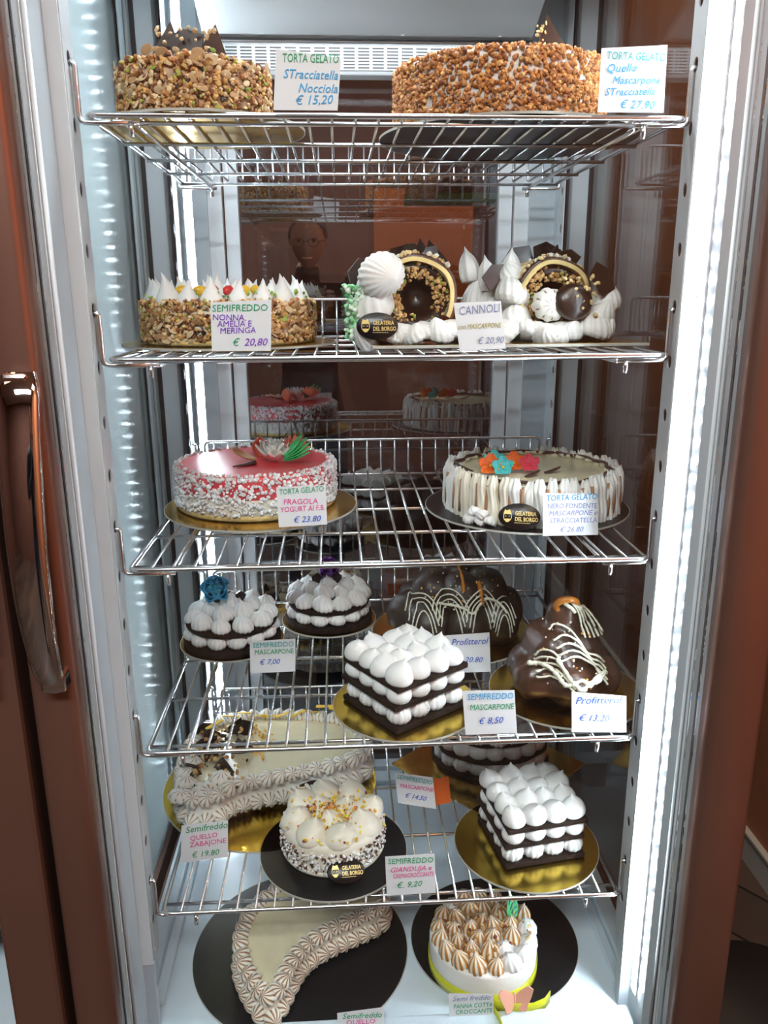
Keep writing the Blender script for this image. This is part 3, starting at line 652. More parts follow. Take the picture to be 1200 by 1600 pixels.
# ---- D: two cannoli on a tray
def tray():
    mb = MB(); mb.cur = 0
    mb.box((0, 0, .002), (.385, .235, .004)); o = mb.build('cake_tray', ['board_edge'], None, (.166, .222, SH[1]+.0035), (0, 0, .05), bevel=.0008)
    MB().box((0, 0, .0043), (.380, .230, .0005)).build('tray_surface', 'gold', o)
    tag(o, 'rectangular gold tray under the two filled cannoli', 'cake tray')
tray()
def cannolo(label, x, y, R, rz, side):
    t = thing('giant_cannolo', label, 'cannolo', (x, y, SH[1]+.0085), rz, 'filled cannoli on one tray')
    rnd = random.Random(int(R*9999)); zc = R*1.12; L_ = .085
    def pipe(name, mat, r0, r1, y0, y1, a0=-.55, a1=PI+.55):
        mb = MB(); n = 40; prof = [(r0, y0), (r1, y0), (r1, y1), (r0, y1), (r0, y0)]
        rows = []
        for k in range(n+1):
            a = a0+(a1-a0)*k/n; wv = 1+.02*math.sin(a*5+R*90)
            rows.append([(r*wv*math.cos(a), yy, zc+r*wv*math.sin(a)) for r, yy in prof])
        mb.grid(rows); mb.add(rows[0][:4], [(0, 1, 2, 3)]); mb.add(rows[-1][:4], [(3, 2, 1, 0)])
        return mb.build(name, mat, t)
    pipe('sponge_shell', 'sponge_light', R*.86, R*.965, -L_/2-.004, L_/2); pipe('chocolate_coating', 'milkchoc', R*.968, R*1.04, -L_/2+.002, L_/2+.002)
    # dark filling: bowl of chocolate with nuts round the rim
    fr = R*.85
    mb = MB(); rows = []
    for rr, yy in ((.98, -.034), (.88, -.038), (.72, -.036), (.58, -.026), (.42, -.012), (.2, -.004), (.01, -.002)):
        rows.append([(fr*rr*math.cos(a*PI/16)*(1+.04*math.sin(a)), yy, zc+fr*rr*math.sin(a*PI/16)) for a in range(33)])
    mb.grid(rows).build('chocolate_filling', 'choc', t)
    pts = []
    for k in range(230):
        a = rnd.uniform(-.6, PI+1.0) if rnd.random() < .8 else rnd.uniform(0, 6.3); q = rnd.uniform(.5, .98); pts.append(((fr*q*math.cos(a), -.036+.012*max(0, .75-q)*3, zc+fr*q*math.sin(a)), (0, -1, 0)))
    crumbs('nut_grains', t, pts, .0016, .0042, [((.72, .45, .18), 4), ((.45, .24, .08), 2), ((.30, .34, .05), 1)], seed=int(R*1000))
    # chopped nuts on top of the coating
    pts = []
    for k in range(150):
        a = rnd.uniform(PI*.22, PI*.85); pts.append(((R*1.05*math.cos(a), rnd.uniform(-.042, .03), zc+R*1.05*math.sin(a)), (math.cos(a), 0, math.sin(a))))
    crumbs('topping_grains', t, pts, .0018, .0052, [((.80, .62, .32), 3), ((.85, .82, .76), 2), ((.5, .28, .1), 1)], seed=int(R*1001))
    # piped cream round the foot
    for k in range(9):
        u = k/8; cx = (u-.5)*R*2.3
        inst('piped_cream', CRM[k % 3], t, (cx, -.05-.008*math.sin(PI*u), .004), (.5*math.sin(u*5), .9*(.5-u)+.3, rnd.uniform(0, 6)), (1.0+.25*abs(u-.5)*2, .9, .72+.35*abs(u-.5)*2))
    for k in range(5):
        a = PI*(.35+.1*k)
        shard(t, (R*.95*math.cos(a), -.02+.012*k, zc+R*.98*math.sin(a)), (PI/2+rnd.uniform(-.35, .35), rnd.uniform(-.6, .6), rnd.uniform(-.7, .7)), [(p*.62, q*.62) for p, q in (TRI if k % 2 else QUAD)])
    return t, zc
M['sponge_light'] = pm('yellow_sponge', (.80, .60, .26), .8, bump=.5, bscale=300, var=.1, vscale=50)
CRM = [kiss('piped_cream', 'white_cream', .021, .034, 14, .10, 2.2+k, prof=LP, lean=.5, seed=k+20) for k in range(3)]
SWL = kiss('cream_swirl', 'white_cream', .030, .036, 20, .10, 2.4, prof=LP, lean=.3, seed=31)
SHL = kiss('cream_tip', 'white_cream', .014, .046, 7, .28, .8, lean=.3, seed=32)
def cannoli():
    t, zc = cannolo('left filled cannolo: chocolate-nut filling, big white cream swirl and greenish cream at its side', .046, .190, .055, -.06, -1)
    inst('cream_swirl', SWL, t, (-.052, -.052, .092), (PI/2+.15, .3, .4), (1.05, 1.05, 1.0))
    inst('cream_column', CRM[0], t, (-.058, -.035, .035), (.2, -.25, .3), (1.5, 1.3, 1.5)); inst('cream_column', CRM[1], t, (-.064, -.02, .062), (.1, .2, 1), (1.1, 1.1, 1.1))
    inst('cream_foot', CRM[2], t, (-.072, -.045, .004), (.2, 0, 1), (1.15, 1.1, 1.2)); inst('cream_foot', CRM[0], t, (-.045, -.062, .002), (.3, 0, 2), (1.1, 1.1, .9))
    rnd = random.Random(5)
    crumbs('green_cream_flecks', t, [((-.090+rnd.uniform(-.008, .014), -.055+rnd.uniform(-.01, .02), rnd.uniform(.006, .078)), (0, -1, 0)) for k in range(150)], .002, .005, [((.38, .80, .42), 3), ((.75, .86, .72), 3), ((.12, .55, .2), .7)], smooth=True, seed=8)
    shard(t, (-.07, .0, .06), (PI/2, -.15, .5), [(-.02, 0), (.022, 0), (.026, .044), (-.004, .056), (-.024, .04)])
    shard(t, (-.02, .02, .10), (PI/2, .3, .2), QUAD); shard(t, (.03, .02, .10), (PI/2, -.3, -.2), TRI)
    plaque(t, (-.054, -.083, .024), (PI/2-.12, 0, .02), 1.25)
    t, zc = cannolo('right filled cannolo: rounded chocolate-coated sponge arch over striped cream, frothy white cream at the right', .238, .205, .053, .05, 1)
    inst('striped_cream', kiss('striped_cream', 'choccream', .024, .03, 9, .12, 2.2, prof=BALL, seed=3), t, (-.012, -.045, .05), (PI/2, .4, 0))
    inst('chocolate_dome', kiss('chocolate_dome', 'choc', .026, .024, 0, prof=BALL, seed=3), t, (.018, -.06, .052), (PI/2-.2, .2, 0))
    for k, (a, b, c, s) in enumerate(((.062, -.045, .02, 1.2), (.074, -.04, .045, 1.1), (.05, -.06, .006, 1.2), (-.06, -.03, .05, 1.25), (-.055, -.04, .012, 1.2), (-.05, -.015, .075, 1.0))):
        inst('piped_cream', CRM[k % 3], t, (a, b, c), (.25, -.1*k, k), s)
    for a, b, c in ((-.052, .0, .080), (-.082, .01, .070), (-.108, .02, .082)):
        inst('cream_tip', SHL, t, (a, b, c), (.1, .1, a*30), (1.15, 1.15, 1.1)); inst('cream_column', CRM[1], t, (a, b, .0), (0, .05, a*9), (.9, .9, 2.7))
    for a, b, c, r in ((.05, -.07, .075, .9), (-.07, -.02, .075, -.3), (0, 0, .105, .2), (-.035, .0, .10, -.4)):
        shard(t, (a, b, c), (PI/2-.3, r, .2), QUAD)
    rnd = random.Random(6)
    crumbs('dome_nuts', t, [((.02+rnd.uniform(-.02, .04), -.086+rnd.uniform(0, .01), .05+rnd.uniform(-.015, .04)), (0, -1, 0)) for k in range(22)], .002, .0042, [((.80, .58, .28), 1)], seed=12)
cannoli()
# ---- sugar/white grain coat colours
SUG = [((.86, .84, .82), 6), ((.80, .72, .70), 2), ((.9, .9, .9), 3)]
def cake_red():
    x, y, z = -.207, .318, SH[2]+.0035
    disc_board('round gold board under the red strawberry cake on the middle shelf', -.198, .301, z, .157, 'gold')
    t = thing('strawberry_cake', 'round cake with shiny red top, crushed white sugar on its side and sugar flowers', 'cake', (x, y, z+.003))
    R = .130; H = .070
    cake_body('sponge_base', t, R+.001, .010, 'sponge', bev=.003); cake_body('cake_body', t, R, .030, 'cream', z0=.006, bev=.002)
    cake_body('red_glaze', t, R+.0005, H-.032, 'red_glaze', z0=.032, bev=.008)
    rnd = random.Random(3)
    pts = cylpts(R+.001, H-.012, 2300, .010, 31)+cylpts(R-.004, .004, 700, H-.006, 32)
    for k in range(220):
        a = rnd.uniform(0, 6.3); q = rnd.uniform(R-.012, R); pts.append(((q*math.cos(a), q*math.sin(a), H), (0, 0, 1)))
    crumbs('sugar_crumbs', t, pts, .0016, .0042, SUG, 'sugar', seed=3)
    flower(t, (.030, -.012, H+.002), (.25, 0, .2), 'petal_white', 9, .036, .0078, 3, .35, None, .40, tip=1.1, step=.30)
    flower(t, (.066, .008, H+.012), (.45, .1, .2), 'petal_coral', 13, .027, .0042, 4, .3, None, .35, tip=.9, step=.28)
    [leaf(t, (.050, -.030, H+.005+.002*k), (.10+.08*k, .1, -1.95+.30*k), 'petal_green', .046, .0062) for k in range(5)]
    leaf(t, (.0, -.012, H+.003), (.05, 0, 1.0), 'tan', .045, .011); leaf(t, (.006, .015, H+.002), (1.1, .1, .4), 'petal_coral', .032, .013)
    MB().tube([(.004, -.035, H+.004), (-.01, -.045, H+.003), (-.030, -.055, H+.002)], .004, 8, radii=[.004, .003, .001]).build('chocolate_twig', 'twig', t)
cake_red()
def cake_cream():
    x, y, z = .245, .268, SH[2]+.0035
    disc_board('round black board under the flowered cream cake on the middle shelf', .237, .268, z, .165, 'black_board')
    t = thing('cream_cake', 'pale cream cake ringed by piped upright cream folds, five little flowers on top', 'cake', (x, y, z+.003))
    R = .130; H = .066
    cake_body('cake_body', t, R, H-.010, 'tan_cream'); cake_body('glazed_top', t, R-.006, .004, 'yellow_glaze', z0=H-.011, bev=.002)
    def fold(seed, mat):
        mb = MB(); rnd = random.Random(seed); rows = []; n = 40
        hh = H+rnd.uniform(.000, .006)
        for i in range(18):
            u = i/17; zz = hh*u; rr = .0105*(1 if u < .82 else 1-(u-.82)*2.6)*(.93+.10*math.sin(u*9+seed*2))
            off = .004*max(0, u-.75)*4
            row = []
            for a in range(n+1):
                an = a*2*PI/n; q = 1-.26*(1-abs(math.sin(an*3.5+u*1.2+seed)))
                row.append((rr*math.cos(an)*q+.0015*math.sin(u*6+seed), off+rr*.85*math.sin(an)*q, zz+.0025*math.sin(an*4)*(u > .8)))
            rows.append(row)
        mb.grid(rows); mb.add(rows[-1][:n], [tuple(range(n))]); return mb.mesh('piped_fold', mat)
    fm = [fold(k, 'white_cream') for k in range(3)]+[fold(k+5, 'cream') for k in range(2)]
    n = 48; rnd = random.Random(2)
    for k in range(n):
        a = 2*PI*k/n; inst('piped_fold', fm[rnd.choice((0, 1, 2, 0, 1, 3, 4))], t, ((R+.006)*math.cos(a), (R+.006)*math.sin(a), 0), (rnd.uniform(-.04, .04), rnd.uniform(-.04, .04), a+PI/2))
        if k % 3 != 1:
            b = a+PI/n; MB().tube([((R+.0105)*math.cos(b), (R+.0105)*math.sin(b), .008), ((R+.0115)*math.cos(b+.01), (R+.0095)*math.sin(b+.01), .03), ((R+.008)*math.cos(b), (R+.008)*math.sin(b), H-.008)], .0030, 6).build('chocolate_line', 'tan_brown', t)
    ring = [((R-.007+.004*math.sin(14*a))*math.cos(a), (R-.007+.004*math.sin(14*a))*math.sin(a), H-.002) for a in [2*PI*k/160 for k in range(160)]]
    MB().tube(ring, .0028, 6, True).build('chocolate_ring', 'twig', t)
    for k in range(30):
        a = 2*PI*k/30; inst('cream_leaf', CLF, t, ((R-.001)*math.cos(a), (R-.001)*math.sin(a), H-.010), (rnd.uniform(-.1, .25), 0, a+PI/2+rnd.uniform(-.2, .2)))
    for (a, b, m, s, c) in ((-.058, -.050, 'petal_teal', 1, 'petal_yellow'), (-.062, .0, 'petal_teal', 1, 'petal_teal'), (-.034, -.018, 'petal_orange', 1.05, 'petal_yellow'), (-.075, -.038, 'petal_orange', 1.1, 'petal_yellow'), (-.012, -.030, 'petal_pink', .95, 'petal_pink')):
        flower(t, (a, b, H+.006), (.85, -.05, a*4), m, 5, .0175*s, .0078*s, 1, .25, c, .12, tip=.2)
    for a, b, r in ((-.025, -.062, -1.2), (.012, -.036, -1.4), (-.10, -.02, .9), (-.055, .03, .4)): leaf(t, (a, b, H-.006), (.05, 0, r), 'twig', .026, .005, 'chocolate_leaf')
    for k, (dx, dy) in enumerate(((-.118, -.098), (-.106, -.112), (-.092, -.124), (-.110, -.106), (-.098, -.117))):
        inst('cream_rosette', K['whiterib', k % 4], t, (dx, dy, .002+.010*(k > 2)), (.6, .1*k, k), .62)
    plaque(t, (-.052, -.149, .021), (PI/2-.3, 0, -.25), 1.35)
M['tan_brown'] = pm('caramel_brown_cream', (.40, .20, .10), .55, bump=.2)
CLF = petal_mesh('cream', .017, .015, .15, 'cream_leaf', .4)
cake_cream()
# ---- G, H: round biscuit towers
def biscuit_disc(parent, r, z, th=.009, name='dark_biscuit'):
    pr = [(r*.985, z), (r, z+.002), (r, z+th-.002), (r*.985, z+th)]
    return MB().lathe(pr, 56).build(name, 'dark_biscuit', parent)
def round_tower(label, x, y, r, seed, deco):
    z = SH[3]+.0035; t = thing('round_meringue_cake', label, 'cake', (x, y, z+.003)); rnd = random.Random(seed); random.seed(seed)
    biscuit_disc(t, r, 0, .011)
    n = 13
    for k in range(n):
        a = 2*PI*k/n+.1; put('side', t, ((r-.019)*math.cos(a), (r-.019)*math.sin(a), .013), (0.12*math.sin(a), -.12*math.cos(a), a), (1.12, 1.12, .98))
    for k in range(6): a = 2*PI*k/6; put('side', t, (.035*math.cos(a), .035*math.sin(a), .011), sc=1.1)
    biscuit_disc(t, r*.93, .034, .008)
    for rr, n, o, zz in ((r*.76, 11, 0, .042), (r*.40, 6, .3, .052), (.0, 1, 0, .060)):
        for k in range(n):
            a = 2*PI*k/n+o; put('ribbed', t, (rr*math.cos(a), rr*math.sin(a), zz), sc=rnd.uniform(1.02, 1.15))
    for k in range(3): shard(t, (-.02+.018*k, .0, .07), (PI/2-.2, .2*k, .4*k), [(p*.5, q*.6) for p, q in QUAD])
    rose(t, deco[1], (.75, deco[3], .2), deco[0], deco[2], deco[4])
    return t
disc_board('small round gold board under the blue-rose meringue cake', -.268, .360, SH[3]+.0035, .093, 'gold')
disc_board('small round gold board under the purple-rose meringue cake', -.094, .446, SH[3]+.0035, .090, 'gold')
round_tower('round dark biscuit cake piped with white meringue kisses and topped by a blue sugar rose', -.268, .362, .087, 3, ('petal_blue', (-.024, -.005, .090), 1.45, -.1, 'petal_teal'))
round_tower('round dark biscuit cake piped with white meringue kisses and topped by a purple sugar rose', -.094, .447, .083, 5, ('petal_purple', (-.003, .028, .084), 1.3, .1, None))
# ---- I, N: square towers
def square_tower(label, x, y, z, s, rz, seed):
    t = thing('square_meringue_cake', label, 'cake', (x, y, z+.003), rz); random.seed(seed)
    def slab(z_, a, b): MB().box((a, b, z_), (s, s, .008)).build('dark_biscuit', 'dark_biscuit', t, bevel=.0015)
    slab(.005, 0, 0); slab(.0395, -.002, .002); slab(.069, .001, -.001)
    q = s/2-.017; g = [-q, -q/3, q/3, q]
    for i, a in enumerate(g):
        for j, b in enumerate(g):
            put('smooth', t, (a, b, .073), sc=1.12)
            if i in (0, 3) or j in (0, 3):
                put('side', t, (a, b, .010), (0, 0, random.uniform(0, 3)), (1.12, 1.12, 1.12)); put('ball', t, (a, b, .0425), (0, 0, 1), (1.15, 1.15, 1.02))
    return t
disc_board('round gold board under the square meringue cake beside the small chocolate mound', .026, .108, SH[3]+.0035, .111, 'gold_bright')
square_tower('square cake of dark biscuits and smooth meringue kisses, standing corner forward on the fourth shelf', .024, .106, SH[3]+.0035, .134, .60, 7)
disc_board('round gold board under the square meringue cake on the lowest shelf', .226, .118, SH[4]+.0035, .117, 'gold_bright')
square_tower('square cake of dark biscuits and smooth meringue kisses on the lowest shelf, right', .234, .128, SH[4]+.0035, .134, .17, 8)
# ---- J, K: profiterole mounds
def puff_mesh(r, mat, seed):
    n, m = 28, 16; rows = []
    for i in range(m+1):
        ph = -PI/2+PI*i/m; row = []
        for k in range(n+1):
            a = 2*PI*(k % n)/n; d = Vector((math.cos(ph)*math.cos(a), math.cos(ph)*math.sin(a), math.sin(ph)))
            q = 1+.10*noise.noise(d*1.6+Vector((seed, 0, 0)))+.03*noise.noise(d*5+Vector((seed, 3, 0)))
            row.append(tuple(d*r*q))
        rows.append(row)
    return MB().grid(rows).mesh('cream_puff', mat)
def front(balls, x, z, sq=1.0):
    """y of the nearest ball surface seen from the front"""
    best = None
    for (cx, cy_, cz, r) in balls:
        d = r*r-(x-cx)**2-((z-cz)/1.0)**2
        if d > 0:
            yy = cy_-math.sqrt(d)
            if best is None or yy < best: best = yy
    return best
def drizzle(t, balls, path, r, mat='white_choc', name='drizzle', off=.0012, lift=None):
    pts = []; P = [Vector(p) for p in path]
    P = [P[0]]+[q for i in range(len(P)-1) for q in (P[i]*.75+P[i+1]*.25, P[i]*.25+P[i+1]*.75)]+[P[-1]]
    P = [P[0]]+[q for i in range(len(P)-1) for q in (P[i]*.75+P[i+1]*.25, P[i]*.25+P[i+1]*.75)]+[P[-1]]
    for i in range(len(P)-1):
        for j in range(2):
            p = P[i].lerp(P[i+1], j/2); yy = front(balls, p.x, p.y)
            if yy is None: yy = pts[-1][1] if pts else 0
            if pts: yy = pts[-1][1]*.45+(yy)*.55 if yy > pts[-1][1] else yy
            pts.append((p.x, yy-off, p.y))
    mb = MB().tube(pts, r, 7, radii=[r*random.uniform(.8, 1.25) for _ in pts]); return mb.build(name, mat, t)
def mound(label, name, x, y, z, balls, mat, merge=False):
    t = thing(name, label, 'profiterole cake', (x, y, z+.003))
    if merge:
        mbd = bpy.data.metaballs.new('m'); mbd.resolution = .006; mbd.threshold = .55
        for (a, b, c, r) in balls:
            e = mbd.elements.new(); e.co = (a, b, c); e.radius = r*1.20
        o = bpy.data.objects.new('m', mbd); C.objects.link(o)
        me = to_mesh(o, 'glazed_puffs'); me.materials.clear(); me.materials.append(M[mat])
        for v in me.vertices: v.co.z = max(v.co.z, 0); v.co += Vector((1, 1, 1))*.003*noise.noise(v.co*60)*(1 if v.co.z > 0 else 0)
        me.polygons.foreach_set('use_smooth', [True]*len(me.polygons)); inst('glazed_puffs', me, t)
    else:
        for i, (a, b, c, r) in enumerate(balls): inst('cream_puff', puff_mesh(r, mat, i*3.1), t, (a, b, c))
    return t
def mounds():
    random.seed(21)
    disc_board('round gold board under the large dark profiterole mound at the back', .132, .372, SH[3]+.0035, .146, 'gold')
    B = [(.084*math.cos(a), .070*math.sin(a), .040, .044) for a in [PI*(k/4)+.1 for k in range(8)]]+[(.046*math.cos(a), .036*math.sin(a)-.012, .090, .042) for a in [2*PI*k/5-.3 for k in range(5)]]+[(0, 0, .115, .030)]
    t = mound('large dark chocolate profiterole mound with white drizzle, at the back of the fourth shelf', 'profiterole_mound', .140, .366, SH[3]+.0035, B, 'darkglaze')
    for cx, z1, wd in ((-.068, .098, .034), (-.022, .112, .036), (.030, .108, .038), (.072, .088, .026)):
        for k in range(4):
            w_ = wd*(.86-.13*k); zt = z1-.008*k
            drizzle(t, B, [(cx-w_, zt-.036), (cx-w_*.8, zt-.016), (cx-w_*.35, zt-.001), (cx+w_*.2, zt+.002), (cx+w_*.7, zt-.012), (cx+w_*1.02, zt-.034-.003*k)], .00125)
    drizzle(t, B, [(-.04, .083), (-.018, .088), (.0, .083), (.015, .072), (.03, .086), (.045, .092), (.07, .078), (.078, .066)], .0024)
    drizzle(t, B, [(.03, .118), (.032, .10), (.034, .082)], .0042, 'caramel', 'caramel_drip'); drizzle(t, B, [(.0, .142), (.0, .125), (.0, .11)], .003, 'caramel', 'caramel_drip')
    rnd = random.Random(2); pts = []
    for k in range(60):
        a, b = rnd.gauss(0, .045), rnd.uniform(.075, .135); yy = front(B, a, b)
        if yy is not None: pts.append(((a, yy, b), (0, -1, 0)))
    crumbs('sugar_pearls', t, pts, .0014, .0024, [((.85, .80, .7), 2), ((.8, .5, .1), 1)], smooth=True, seed=2)
    disc_board('round gold board under the small glossy profiterole mound at the right', .282, .135, SH[3]+.0035, .120, 'gold')
    B = [(.058*math.cos(a), .050*math.sin(a), .036, .046) for a in [PI*k/3+.5 for k in range(6)]]+[(.032*math.cos(a)-.004, .028*math.sin(a), .084, .042) for a in [2*PI*k/4-.6 for k in range(4)]]+[(-.006, .0, .125, .034), (-.004, 0, .140, .027)]
    t = mound('small tall glossy milk-chocolate profiterole mound with caramel on its tip', 'profiterole_mound', .274, .130, SH[3]+.0035, B, 'milkchoc', True)
    BB = [(a, b, c, r*1.0) for a, b, c, r in B]
    for k in range(5):
        q = .0095*k
        drizzle(t, BB, [(-.036+q*.3, .122-q), (-.022+q*.4, .130-q), (-.004+q*.4, .122-q), (.010+q*.5, .104-q*.8), (.016+q*.5, .092-q*.8), (.032+q*.3, .090-q), (.046, .074-q*.7)], .0016, off=.003)
        drizzle(t, BB, [(-.058, .086-q*.7), (-.052+q*.2, .098-q), (-.036+q*.3, .100-q), (-.024+q*.4, .086-q), (-.020+q*.4, .070-q*.6)], .0015, off=.003)
        drizzle(t, BB, [(.000+.004*k, .158-.002*k), (.010+.004*k, .146), (.014+.006*k, .128), (.016+.007*k, .112)], .0016, off=.003)
    drizzle(t, BB, [(-.066, .074), (-.045, .078), (-.03, .066), (-.022, .055), (-.01, .062), (.0, .05), (.012, .062), (.03, .058), (.045, .066)], .0036, off=.004)
    drizzle(t, BB, [(-.03, .088), (-.018, .07), (-.012, .06), (.002, .068), (.012, .055), (.02, .066), (.04, .062)], .003, off=.005)
    cp = [(-.006+.016*math.cos(a), -.020-.008*math.sin(a), .152+.012*math.sin(a)) for a in [2*PI*k/20 for k in range(20)]]
    MB().tube(cp, .0052, 8, True).build('caramel_ring', 'caramel', t)
    MB().tube([(-.012, -.028, .158), (-.002, -.033, .152), (.004, -.032, .145)], .003, 7).build('drizzle', 'white_choc', t)
    pts = []
    for k in range(46):
        a, b = rnd.gauss(-.01, .03), rnd.uniform(.05, .16); yy = front(BB, a, b)
        if yy is not None: pts.append(((a, yy-.004, b), (0, -1, 0)))
    crumbs('sugar_pearls', t, pts, .0014, .0026, [((.85, .80, .7), 2), ((.8, .4, .08), 1)], smooth=True, seed=4)
mounds()
# ---- polygon cakes with piped borders
def resample(poly, step, closed=True):
    P = [Vector(p) for p in poly]; P.append(P[0]) if closed else None; out = []; d = 0; acc = 0
    L_ = sum((P[i+1]-P[i]).length for i in range(len(P)-1)); n = max(1, round(L_/step)); st_ = L_/n; nxt = 0
    for i in range(len(P)-1):
        seg = (P[i+1]-P[i]).length; t = (P[i+1]-P[i])/seg if seg else Vector((0, 0))
        while nxt <= d+seg-1e-7:
            out.append((P[i]+t*(nxt-d), t)); nxt += st_
        d += seg
    return out
def smoothpoly(poly, k=2):
    P = [Vector(p) for p in poly]
    for _ in range(k):
        P = [q for i in range(len(P)) for q in (P[i]*.75+P[(i+1) % len(P)]*.25, P[i]*.25+P[(i+1) % len(P)]*.75)]
    return P
def border_cake(t, poly, H, kind, top='yellow_glaze', step=.0205, lower=True, side='cream'):
    P = smoothpoly(poly, 2); area_ = sum(P[i].x*P[(i+1) % len(P)].y-P[(i+1) % len(P)].x*P[i].y for i in range(len(P)))
    if area_ < 0: P.reverse()
    MB().prism([(p.x, p.y) for p in P], 0, H, True).build('cake_body', side, t)
    cen = sum(P, Vector((0, 0)))/len(P)
    ins = [p+(cen-p).normalized()*.004 for p in P]; MB().prism([(p.x, p.y) for p in ins], H-.001, H+.0025, True).build('glazed_top', top, t)
    for p, tg in resample(P, step):
        nr = Vector((tg.y, -tg.x)); a = math.atan2(nr.y, nr.x)
        o = put(kind, t, (p.x-nr.x*.004, p.y-nr.y*.004, H-.002), (0, .55, a), (1, .95, 1))
    if lower:
        for p, tg in resample(P, step*1.02):
            nr = Vector((tg.y, -tg.x)); a = math.atan2(nr.y, nr.x)
            put(kind, t, (p.x-nr.x*.002, p.y-nr.y*.002, H*.30), (0, 1.15, a), (1.0, 1.0, .95))
    return P
def cake_zab():
    random.seed(33)
    disc_board('large gold board under the zabaglione cake on the lowest shelf, left', -.206, .312, SH[4]+.0035, .194, 'gold_bright')
    x, y, z = -.200, .310, SH[4]+.0035
    t = thing('zabaglione_cake', 'pale yellow angular cake bordered by striped cream rosettes, lowest shelf at the left', 'cake', (x, y, z+.003))
    poly = [(-.345, .185), (-.292, .182), (-.262, .222), (-.15, .250), (-.04, .285), (-.030, .34), (-.055, .418), (-.15, .445), (-.25, .456), (-.345, .415), (-.362, .32)]
    P = border_cake(t, [(a-x, b-y) for a, b in poly], .052, 'light', step=.0225, side='white_cream')
    for k in range(5): put('strip', t, (-.148+.006*(k % 2), -.12+.030*k, .055), (.1, .2, .3*k), (1.35, 1.15, 1.1))
    put('strip', t, (-.108, -.105, .052), (.5, .5, 0), (1.7, 1.3, 1.4)); put('strip', t, (-.085, -.075, .054), (.3, 0, 0), (1.5, 1.2, 1.2))
    rnd = random.Random(3)
    for k in range(12): shard(t, (-.115+rnd.uniform(-.025, .06), .01+rnd.uniform(-.06, .08), .054), (PI/2+rnd.uniform(-.6, .6), rnd.uniform(-.5, .5), rnd.uniform(-1, 1)), [(p*1.0, q*.9) for p, q in (QUAD if k % 2 else TRI)])
    crumbs('chopped_nuts', t, [((-.10+rnd.gauss(0, .026), .0+rnd.gauss(0, .045), .062+rnd.uniform(0, .018)), (0, 0, 1)) for k in range(130)], .002, .0055, [((.65, .42, .16), 3), (CH, 2), ((.40, .2, .06), 2)], seed=4)
    crumbs('golden_crumbs', t, [((-.028+rnd.gauss(0, .014), .05+rnd.gauss(0, .03), .056), (0, 0, 1)) for k in range(70)], .0018, .004, [((.80, .42, .05), 3), ((.7, .55, .2), 1)], seed=7)
    for k in range(9):
        a = rnd.uniform(-.5, .5); px, py = -.09+.026*k, .118+rnd.uniform(-.012, .02)
        MB().box((0, 0, 0), (.034, .007, .0018)).build('yellow_strip', 'petal_yellow', t, (px, py, .074+rnd.uniform(0, .01)), (rnd.uniform(-.4, .4), rnd.uniform(-.25, .25), a), bevel=.0006)
    MB().box((0, 0, 0), (.035, .009, .002)).build('yellow_strip', 'petal_yellow', t, (-.115, .068, .083), (0, -.3, .5))
    plaque(t, (.072, -.062, .020), (PI/2-.75, 0, .12), 1.25)
cake_zab()
def cake_small():
    random.seed(9)
    disc_board('round black board under the small caramel meringue cake at the front of the lowest shelf', -.089, .121, SH[4]+.0035, .119, 'black_board')
    t = thing('small_meringue_cake', 'small round cake of big creamy meringue peaks with orange caramel crumbs on top', 'cake', (-.090, .134, SH[4]+.0065))
    R = .084; H = .052
    cake_body('sponge_base', t, R, .008, 'cream', bev=.002); cake_body('cake_body', t, R-.002, H, 'cream', z0=.004, bev=.012)
    rnd = random.Random(5); pts = cylpts(R-.001, H-.016, 1000, .006, 41)
    crumbs('sugar_and_chocolate_grains', t, pts, .0014, .0034, [((.88, .86, .84), 9), ((.09, .04, .025), 3), ((.3, .15, .08), 1)], 'sugar', seed=6)
    for rr, n, o, s in ((.058, 8, .2, .92), (.020, 3, .5, .86)):
        for k in range(n): a = 2*PI*k/n+o; inst('large_cream_kiss', KB[k % 3], t, (rr*math.cos(a), rr*math.sin(a), H-.008), (rnd.uniform(-.12, .12), rnd.uniform(-.12, .12), k), s)
    pts = []
    for k in range(480):
        a = rnd.gauss(0, .024); b = rnd.gauss(0, .028)
        pts.append(((a+(.028 if k % 3 == 0 else -.01), b-(.0 if k % 2 else .02), H+.006+rnd.uniform(0, .02)*(1-abs(b)*10)), (0, 0, 1)))
    crumbs('caramel_crumbs', t, pts, .0012, .0034, [((.85, .50, .03), 4), ((.75, .20, .03), 2), ((.25, .06, .03), 1), ((.85, .72, .1), 2)], seed=8)
    plaque(t, (.020, -.088, .016), (PI/2-.8, 0, .06), 1.28)
KB = [kiss('large_cream_kiss', 'creamy', .029, .042, 0, lean=.5, seed=i+2) for i in range(0)] 
M['creamy'] = pm('creamy_meringue', (.88, .82, .68), .45, bump=.15, bscale=200, var=.06, vscale=30, sss=.15)
KB = [kiss('large_cream_kiss', 'creamy', .029, .042, 0, lean=.5, seed=i+2, sub=4) for i in range(3)]
cake_small()
